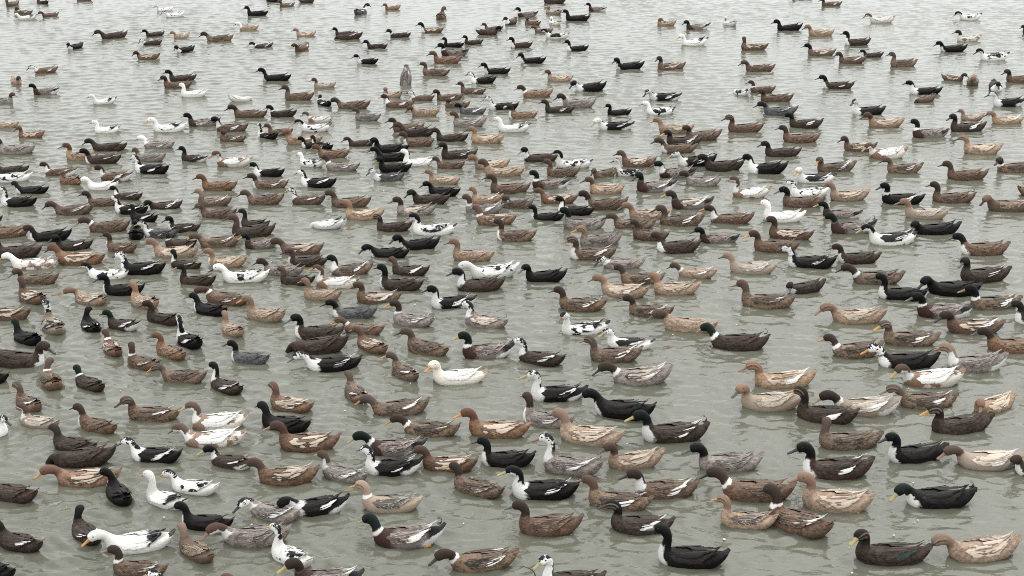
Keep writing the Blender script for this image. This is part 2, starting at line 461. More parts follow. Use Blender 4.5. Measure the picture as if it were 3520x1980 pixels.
# ---------------------------------------------------------------- duck geometry (faces +X, water line z = 0)
# rings: x, z, top, bottom, half width, tilt in degrees, position along (0 tail .. 1 bill)
TRUNK = [
    (-.258, .104, .006, .007, .018, -24, .00),
    (-.240, .093, .013, .024, .033, -22, .02),
    (-.212, .079, .022, .046, .050, -18, .05),
    (-.176, .063, .032, .064, .065, -13, .09),
    (-.132, .047, .044, .074, .076, -9, .16),
    (-.075, .034, .058, .072, .087, -5, .24),
    (-.010, .029, .064, .076, .090, 0, .31),
    (.050, .031, .062, .078, .086, 5, .37),
    (.098, .041, .053, .076, .075, 20, .42),
    (.126, .066, .043, .066, .058, 46, .48),
]
NECKS = {
    # upright, medium
    'u': [(.134, .098, .034, .044, .042, 72, .54), (.133, .126, .029, .032, .032, 88, .60), (.133, .150, .027, .028, .028, 86, .66),
          (.139, .172, .030, .028, .028, 64, .72), (.155, .191, .033, .031, .030, 34, .80), (.178, .197, .033, .031, .0315, 8, .87),
          (.199, .191, .027, .026, .027, -8, .93), (.214, .185, .017, .017, .019, -16, .97), (.224, .181, .008, .008, .011, -18, 1.0)],
    # a little lower and further forward
    'l': [(.140, .092, .035, .044, .042, 64, .54), (.148, .116, .029, .032, .032, 74, .60), (.153, .136, .027, .028, .028, 72, .66),
          (.162, .155, .030, .028, .028, 54, .72), (.180, .171, .033, .031, .030, 28, .80), (.203, .175, .033, .031, .0315, 4, .87),
          (.224, .168, .027, .026, .027, -12, .93), (.239, .161, .017, .017, .019, -18, .97), (.249, .157, .008, .008, .011, -20, 1.0)],
    # stretched up
    'r': [(.131, .104, .034, .042, .040, 78, .54), (.127, .140, .028, .030, .030, 96, .60), (.124, .176, .025, .026, .026, 92, .66),
          (.129, .207, .029, .027, .027, 70, .72), (.144, .229, .032, .031, .030, 34, .80), (.167, .235, .032, .031, .031, 6, .87),
          (.188, .229, .026, .026, .027, -8, .93), (.203, .223, .017, .017, .019, -14, .97), (.213, .220, .008, .008, .011, -16, 1.0)],
    # low, stretched forward
    'f': [(.148, .082, .035, .046, .042, 46, .54), (.168, .102, .029, .034, .032, 44, .60), (.186, .118, .028, .029, .028, 38, .66),
          (.204, .130, .031, .029, .029, 24, .72), (.226, .137, .033, .031, .031, 4, .80), (.249, .134, .032, .031, .0315, -16, .87),
          (.268, .123, .026, .026, .027, -28, .93), (.281, .114, .017, .017, .019, -32, .97), (.290, .108, .008, .008, .011, -34, 1.0)],
    # head under water
    'd': [(.152, .066, .034, .046, .042, 20, .54), (.178, .060, .030, .033, .032, -14, .60), (.196, .044, .028, .028, .028, -50, .66),
          (.206, .020, .029, .028, .028, -72, .72), (.211, -.006, .032, .031, .030, -80, .80), (.214, -.030, .032, .031, .031, -82, .87),
          (.217, -.050, .026, .026, .027, -82, .93), (.219, -.064, .017, .017, .019, -82, .97), (.220, -.073, .008, .008, .011, -82, 1.0)],
    # drawn in, head turned on to the back
    't': [(.132, .094, .036, .044, .044, 70, .54), (.128, .112, .031, .034, .034, 88, .60), (.126, .128, .030, .029, .030, 88, .66),
          (.130, .144, .031, .029, .029, 62, .72), (.146, .158, .033, .031, .030, 24, .80), (.169, .160, .032, .031, .031, -6, .87),
          (.189, .152, .026, .026, .027, -20, .93), (.203, .144, .017, .017, .019, -26, .97), (.212, .139, .008, .008, .011, -28, 1.0)],
}


for _n, _p, _q in (('m', 'u', 'r'), ('g', 'l', 'f')):
    NECKS[_n] = [tuple((a + b) / 2 for a, b in zip(r1, r2)) for r1, r2 in zip(NECKS[_p], NECKS[_q])]
HEAD_UP = 1.08
for _k, _rows in NECKS.items():
    for _i in range(3):
        x, z, a, b, w, ti, t = _rows[_i]
        k = (1.03, 1.06, 1.03)[_i]
        _rows[_i] = (x - .002 * _i, z, a * k, b * k, w * k, ti, t)
    ox, oz = _rows[3][0], _rows[3][1]
    for _i in range(3, len(_rows)):
        x, z, a, b, w, ti, t = _rows[_i]
        _rows[_i] = (ox + (x - ox) * HEAD_UP, oz + (z - oz) * HEAD_UP, a * HEAD_UP, b * HEAD_UP, w * HEAD_UP, ti, t)
    # steep forehead
    p, q, e = _rows[-3], _rows[-2], _rows[-1]
    _rows[-3] = (p[0], p[1], p[2] * 1.10, p[3], p[4] * 1.04, p[5], p[6])
    _rows[-2] = (q[0] + (p[0] - q[0]) * .38, q[1] + (p[1] - q[1]) * .25, q[2] * 1.28, q[3] * 1.18, q[4] * 1.14, q[5], q[6])
    _rows[-1] = (e[0] + (p[0] - e[0]) * .50, e[1] + (p[1] - e[1]) * .40, .0105, .0105, .013, e[5], e[6])


def catmull(P, n):
    """Rows of P (control rings) sampled n times a span."""
    P = np.array(P, float)
    out = []
    for i in range(len(P) - 1):
        p0, p1, p2, p3 = P[max(i - 1, 0)], P[i], P[i + 1], P[min(i + 2, len(P) - 1)]
        for k in range(n):
            u = k / n
            out.append(.5 * ((2 * p1) + (-p0 + p2) * u + (2 * p0 - 5 * p1 + 4 * p2 - p3) * u * u + (-p0 + 3 * p1 - 3 * p2 + p3) * u ** 3))
    out.append(P[-1])
    return np.array(out)


SEG = 20


def ring_points(r, yaw):
    x, z, a, b, w, tilt, t = r
    th = np.linspace(0, 2 * np.pi, SEG, endpoint=False)
    cs, sn = np.cos(th), np.sin(th)
    h = np.where(cs > 0, a, b) * np.sign(cs) * np.abs(cs) ** .92
    y = w * np.sign(sn) * np.abs(sn) ** .92
    ti = math.radians(tilt)
    px = x - h * math.sin(ti)
    pz = z + h * math.cos(ti)
    pts = np.stack([px, y, pz], 1)
    # turn of the head about the foot of the neck
    k = min(max((t - .52) / .24, 0.0), 1.0)
    k = k * k * (3 - 2 * k)
    if yaw and k > 0:
        an = math.radians(yaw) * k
        ax = .132
        c, s = math.cos(an), math.sin(an)
        dx, dy = pts[:, 0] - ax, pts[:, 1].copy()
        pts[:, 0] = ax + dx * c - dy * s
        pts[:, 1] = dx * s + dy * c
    return pts, cs


def turn(p, yaw):
    an = math.radians(yaw)
    c, s = math.cos(an), math.sin(an)
    dx = p[0] - .132
    return (.132 + dx * c - p[1] * s, dx * s + p[1] * c, p[2])


def make_mesh(name, V, F, attrs, smooth=True):
    me = bpy.data.meshes.new(name)
    me.from_pydata([tuple(v) for v in V], [], F)
    for an, arr in attrs.items():
        arr = np.asarray(arr, np.float32)
        if arr.ndim == 2:
            at = me.attributes.new(an, 'FLOAT_VECTOR', 'POINT')
            at.data.foreach_set('vector', arr.ravel())
        else:
            at = me.attributes.new(an, 'FLOAT', 'POINT')
            at.data.foreach_set('value', arr)
    if smooth:
        me.polygons.foreach_set('use_smooth', [True] * len(me.polygons))
    me.update()
    return me


def body_mesh(neck, yaw):
    rings = catmull(TRUNK + NECKS[neck], 3)
    rest_rings = catmull(TRUNK + NECKS['u'], 3)
    V, T, A, R = [], [], [], []
    for r, rr in zip(rings, rest_rings):
        p, cs = ring_points(r, yaw)
        q, _ = ring_points(rr, 0)
        V.extend(p)
        R.extend(q)
        T.extend([r[6]] * SEG)
        A.extend(cs)
    n = len(rings)
    F = []
    for i in range(n - 1):
        for j in range(SEG):
            k = (j + 1) % SEG
            F.append((i * SEG + j, (i + 1) * SEG + j, (i + 1) * SEG + k, i * SEG + k))
    F.append(tuple(range(SEG)))
    F.append(tuple(reversed(range((n - 1) * SEG, n * SEG))))
    F = [tuple(reversed(f)) for f in F]
    return make_mesh('duck_body', V, F, {'along': T, 'around': A, 'rest': np.array(R)})


def head_frame(neck):
    a, b = NECKS[neck][-2], NECKS[neck][-1]
    ti = math.radians(b[5])
    return Vector((b[0] + .006 * math.sin(ti), 0, b[1] - .006 * math.cos(ti))), ti


def bill_mesh(neck, yaw):
    """Flat duck bill: upper mandible with a concave ridge, a spoon tip and nail, and a thin lower mandible."""
    o, ti = head_frame(neck)
    d = Vector((math.cos(ti * .8 - .14), 0, math.sin(ti * .8 - .14)))
    up = Vector((-d.z, 0, d.x))
    prof = [(-.014, .0165, .0125, .0120), (-.002, .0140, .0125, .0115), (.012, .0112, .0098, .0095), (.028, .0120, .0066, .0085),
            (.042, .0135, .0052, .0078), (.053, .0128, .0042, .0070), (.061, .0075, .0028, .0060)]
    V, F = [], []
    K = 10
    prof = [(s * 1.08 + .003, w * 1.14, top * 1.24, bot * 1.30) for s, w, top, bot in prof]
    for (s, w, top, bot) in prof:
        for j in range(K):
            th = 2 * math.pi * j / K
            y = w * math.sin(th)
            c = math.cos(th)
            h = top * c if c > 0 else bot * c * .6
            if abs(c) < .35:
                h -= .001
            V.append(turn(o + d * s + up * h + Vector((0, y, 0)), yaw))
    for i in range(len(prof) - 1):
        for j in range(K):
            k = (j + 1) % K
            F.append((i * K + j, i * K + k, (i + 1) * K + k, (i + 1) * K + j))
    F.append(tuple(reversed(range(K))))
    F.append(tuple(range((len(prof) - 1) * K, len(prof) * K)))
    return make_mesh('duck_bill', V, F, {})


def eye_mesh(neck, yaw, side):
    r = NECKS[neck][5]
    ti = math.radians(r[5])
    c = Vector((r[0], 0, r[1])) + Vector((math.cos(ti), 0, math.sin(ti))) * .006 + Vector((-math.sin(ti), 0, math.cos(ti))) * .010
    c.y = side * (r[4] * .915)
    V, F = [], []
    R = .0052
    for i in range(1, 5):
        for j in range(8):
            la, lo = math.pi * i / 5, 2 * math.pi * j / 8
            V.append(turn((c.x + R * math.sin(la) * math.cos(lo), c.y + side * .6 * R * math.cos(la), c.z + R * math.sin(la) * math.sin(lo)), yaw))
    for i in range(3):
        for j in range(8):
            k = (j + 1) % 8
            F.append((i * 8 + j, i * 8 + k, (i + 1) * 8 + k, (i + 1) * 8 + j))
    F.append(tuple(range(8)))
    F.append(tuple(range(24, 32)))
    return make_mesh('duck_eye', V, F, {})


TR = catmull(TRUNK, 6)


def skin(x, th, off):
    """Point on the trunk at x, angle th from the top (radians), lifted off along the outward direction."""
    xs = TR[:, 0]
    r = [np.interp(x, xs, TR[:, i]) for i in range(6)]
    c, s = math.cos(th), math.sin(th)
    h = (r[2] if c > 0 else r[3]) * math.copysign(abs(c) ** .92, c)
    y = r[4] * math.copysign(abs(s) ** .92, s)
    n = Vector((0, s / max(r[4], .02), c / max(r[2], .02)))
    n.normalize()
    return Vector((x, y, r[1] + h)) + n * off


def feather_strip(V, F, at, c0, c1, wid, off0, off1, side, fid, sec, nose=.5, lift=0.0, nu=6):
    """One feather lying on the trunk: from (x, angle) c0 to c1, half width wid in metres, with a rounded tip."""
    base = len(V)
    for i in range(nu + 1):
        u = i / nu
        x = c0[0] + (c1[0] - c0[0]) * u
        th = c0[1] + (c1[1] - c0[1]) * u
        wv = wid * (math.sin(min(1.0, u / .3) * math.pi / 2) * .45 + .55) * math.sqrt(max(0.0, 1 - max(0.0, (u - (1 - nose)) / nose) ** 2.2) + .004)
        off = off0 + (off1 - off0) * u
        rad = max(.035, np.interp(x, TR[:, 0], (TR[:, 2] + TR[:, 4]) / 2))
        for j, k in enumerate((-1, 0, 1)):
            p = skin(x, th + k * wv / rad, off + (.0025 if k == 0 else 0.0) - (.002 if k == 1 else 0))
            p.z += lift * u * u
            V.append((p.x, p.y * side, p.z))
            at['feather'].append(fid)
            at['rim'].append(max(abs(k) * .9, max(0.0, (u - .72) / .28)))
            at['sec'].append(sec)
    for i in range(nu):
        for j in range(2):
            q = (base + i * 3 + j, base + i * 3 + j + 1, base + (i + 1) * 3 + j + 1, base + (i + 1) * 3 + j)
            F.append(q if side > 0 else tuple(reversed(q)))


def wing_mesh(side, seed):
    V, F, at = [], [], {'feather': [], 'rim': [], 'sec': []}
    rg = random.Random(5 + seed * 17 + side)
    J = lambda v: rg.uniform(-v, v)
    # smooth shoulder and side panel under the feathers
    nx, ny = 12, 6
    for i in range(nx + 1):
        x = .098 - .205 * i / nx
        u = i / nx
        lo, hi = 1.36 - .12 * math.sin(u * math.pi), .36 + .20 * abs(u - .4)
        if u < .25:
            m = (lo + hi) / 2
            k = math.sin((u / .25) * math.pi / 2) * .9 + .1
            lo, hi = m + (lo - m) * k, m + (hi - m) * k
        for j in range(ny + 1):
            v = j / ny
            p = skin(x, hi + (lo - hi) * v, (.0045 + .0065 * v) * math.sin(min(.97, max(.05, v)) * math.pi * .97) ** .4 * min(1.0, .25 + u * 3))
            V.append((p.x, p.y * side, p.z))
            at['feather'].append(.11)
            at['rim'].append(.2)
            at['sec'].append(0.0)
    for i in range(nx):
        for j in range(ny):
            a = i * (ny + 1) + j
            q = (a, a + 1, a + ny + 2, a + ny + 1)
            F.append(tuple(reversed(q)) if side > 0 else q)
    fid = .2 + seed
    # coverts: four rows of short feathers
    for row, (x0, L, o) in enumerate(((.068, .040, .0075), (.042, .042, .0088), (.014, .044, .0098), (-.016, .046, .0108))):
        for k in range(5):
            th = .48 + .185 * k + J(.05)
            feather_strip(V, F, at, (x0 + J(.006), th), (x0 - L + J(.006), th + .03 + J(.06)), .0108, o - .003, o + J(.0012), side, fid, 0.1, .6, nu=3)
            fid += .137
    # secondaries, lowest first
    for k in range(7):
        th = 1.28 - .105 * k
        feather_strip(V, F, at, (-.030 - .004 * k, th), (-.122 - .009 * k + J(.007), th - .20 + J(.04)), .0088, .0085, .0125 + .0010 * k + J(.001), side, fid, .70 if k in (2, 3) else .58, .3, lift=.004 + J(.003), nu=5)
        fid += .137
    # long scapulars that cover the upper edge
    for k in range(6):
        th = .78 - .125 * k + J(.03)
        feather_strip(V, F, at, (.040 - .014 * k + J(.01), th), (-.095 - .014 * k + J(.012), th - .15 + .04 * k + J(.05)), .0098, .010, .0150 + .0009 * k + J(.0015), side, fid, 0.3, .4, lift=.008 + J(.005), nu=5)
        fid += .137
    # primaries: narrow points that stand off over the rump
    for k in range(3):
        feather_strip(V, F, at, (-.10, .52 - .05 * k), (-.190 - .012 * k + J(.008), .26 - .10 * k + J(.06)), .0072, .012, .014, side, fid, .52 if k else .2, .7, lift=.017 + .009 * k + J(.006), nu=5)
        fid += .137
    at['rest'] = np.array(V)
    return make_mesh('duck_wing', V, F, at)


def tail_mesh():
    V, F, at = [], [], {'feather': [], 'rim': [], 'sec': []}
    n = 9
    for k in range(n):
        a = (k - (n - 1) / 2) / ((n - 1) / 2)
        b = len(V)
        L = .058 - .014 * abs(a)
        for i in range(5):
            u = i / 4
            w = .0095 * (1 - .55 * u) if u < 1 else .0015
            cx = -.216 - L * u
            cy = a * (.020 + .018 * u)
            cz = .096 + .030 * u - .006 * abs(a) + .003 * (1 - abs(a))
            for j in (-1, 0, 1):
                V.append((cx, cy + j * w, cz + (.0016 if j == 0 else 0) - abs(a) * .001 * j))
                at['feather'].append(.15 + .117 * k)
                at['rim'].append(abs(j) * .8)
                at['sec'].append(0.0)
        for i in range(4):
            for j in range(2):
                q = b + i * 3 + j
                F.append((q, q + 3, q + 4, q + 1))
        # the underside of the same feather
        m = len(V) - b
        for q in range(m):
            v = V[b + q]
            V.append((v[0], v[1], v[2] - .002))
            for an in ('feather', 'rim', 'sec'):
                at[an].append(at[an][b + q])
        for i in range(4):
            for j in range(2):
                q = b + m + i * 3 + j
                F.append((q, q + 1, q + 4, q + 3))
    at['rest'] = np.array(V)
    return make_mesh('duck_tail', V, F, at)


def curl_mesh():
    """The drake's curled tail feathers."""
    V, F, at = [], [], {'feather': [], 'rim': [], 'sec': []}
    for s in (-1, 1):
        b = len(V)
        n = 8
        for i in range(n + 1):
            u = i / n
            an = -.5 + u * 3.9
            R = .021
            cx = -.224 - R * math.sin(an) * .9 - .004
            cz = .128 + R - R * math.cos(an)
            w = .0055 * (1 - .6 * u)
            for j in (-1, 1):
                for k in (0, 1):
                    V.append((cx + k * .002, s * .008 + j * w, cz + k * .002))
                    at['feather'].append(.3)
                    at['rim'].append(0.0)
                    at['sec'].append(0.0)
        for i in range(n):
            q = b + i * 4
            F += [(q, q + 4, q + 6, q + 2), (q + 1, q + 3, q + 7, q + 5), (q, q + 1, q + 5, q + 4), (q + 2, q + 6, q + 7, q + 3)]
    at['rest'] = np.array(V)
    return make_mesh('duck_tail_curl', V, F, at)


def foot_mesh():
    V = [(-.12, .055, .004), (-.135, .050, .012), (-.17, .040, .022), (-.178, .056, .018), (-.172, .072, .010), (-.15, .066, .002), (-.135, .064, -.006)]
    W = [(x, y, z - .005) for x, y, z in V]
    n = len(V)
    F = [tuple(range(n)), tuple(reversed(range(n, 2 * n)))] + [(i, i + n, (i + 1) % n + n, (i + 1) % n) for i in range(n)]
    return make_mesh('duck_foot', V + W, F, {}, False)


WING = {(sd_, k): wing_mesh(sd_, k) for sd_ in (1, -1) for k in range(3)}
TAIL = tail_mesh()
CURL = curl_mesh()
FOOT = foot_mesh()
VARIANT = {}


def variant(neck, yaw):
    k = (neck, yaw)
    if k not in VARIANT:
        VARIANT[k] = (body_mesh(neck, yaw), bill_mesh(neck, yaw), eye_mesh(neck, yaw, 1), eye_mesh(neck, yaw, -1))
    return VARIANT[k]


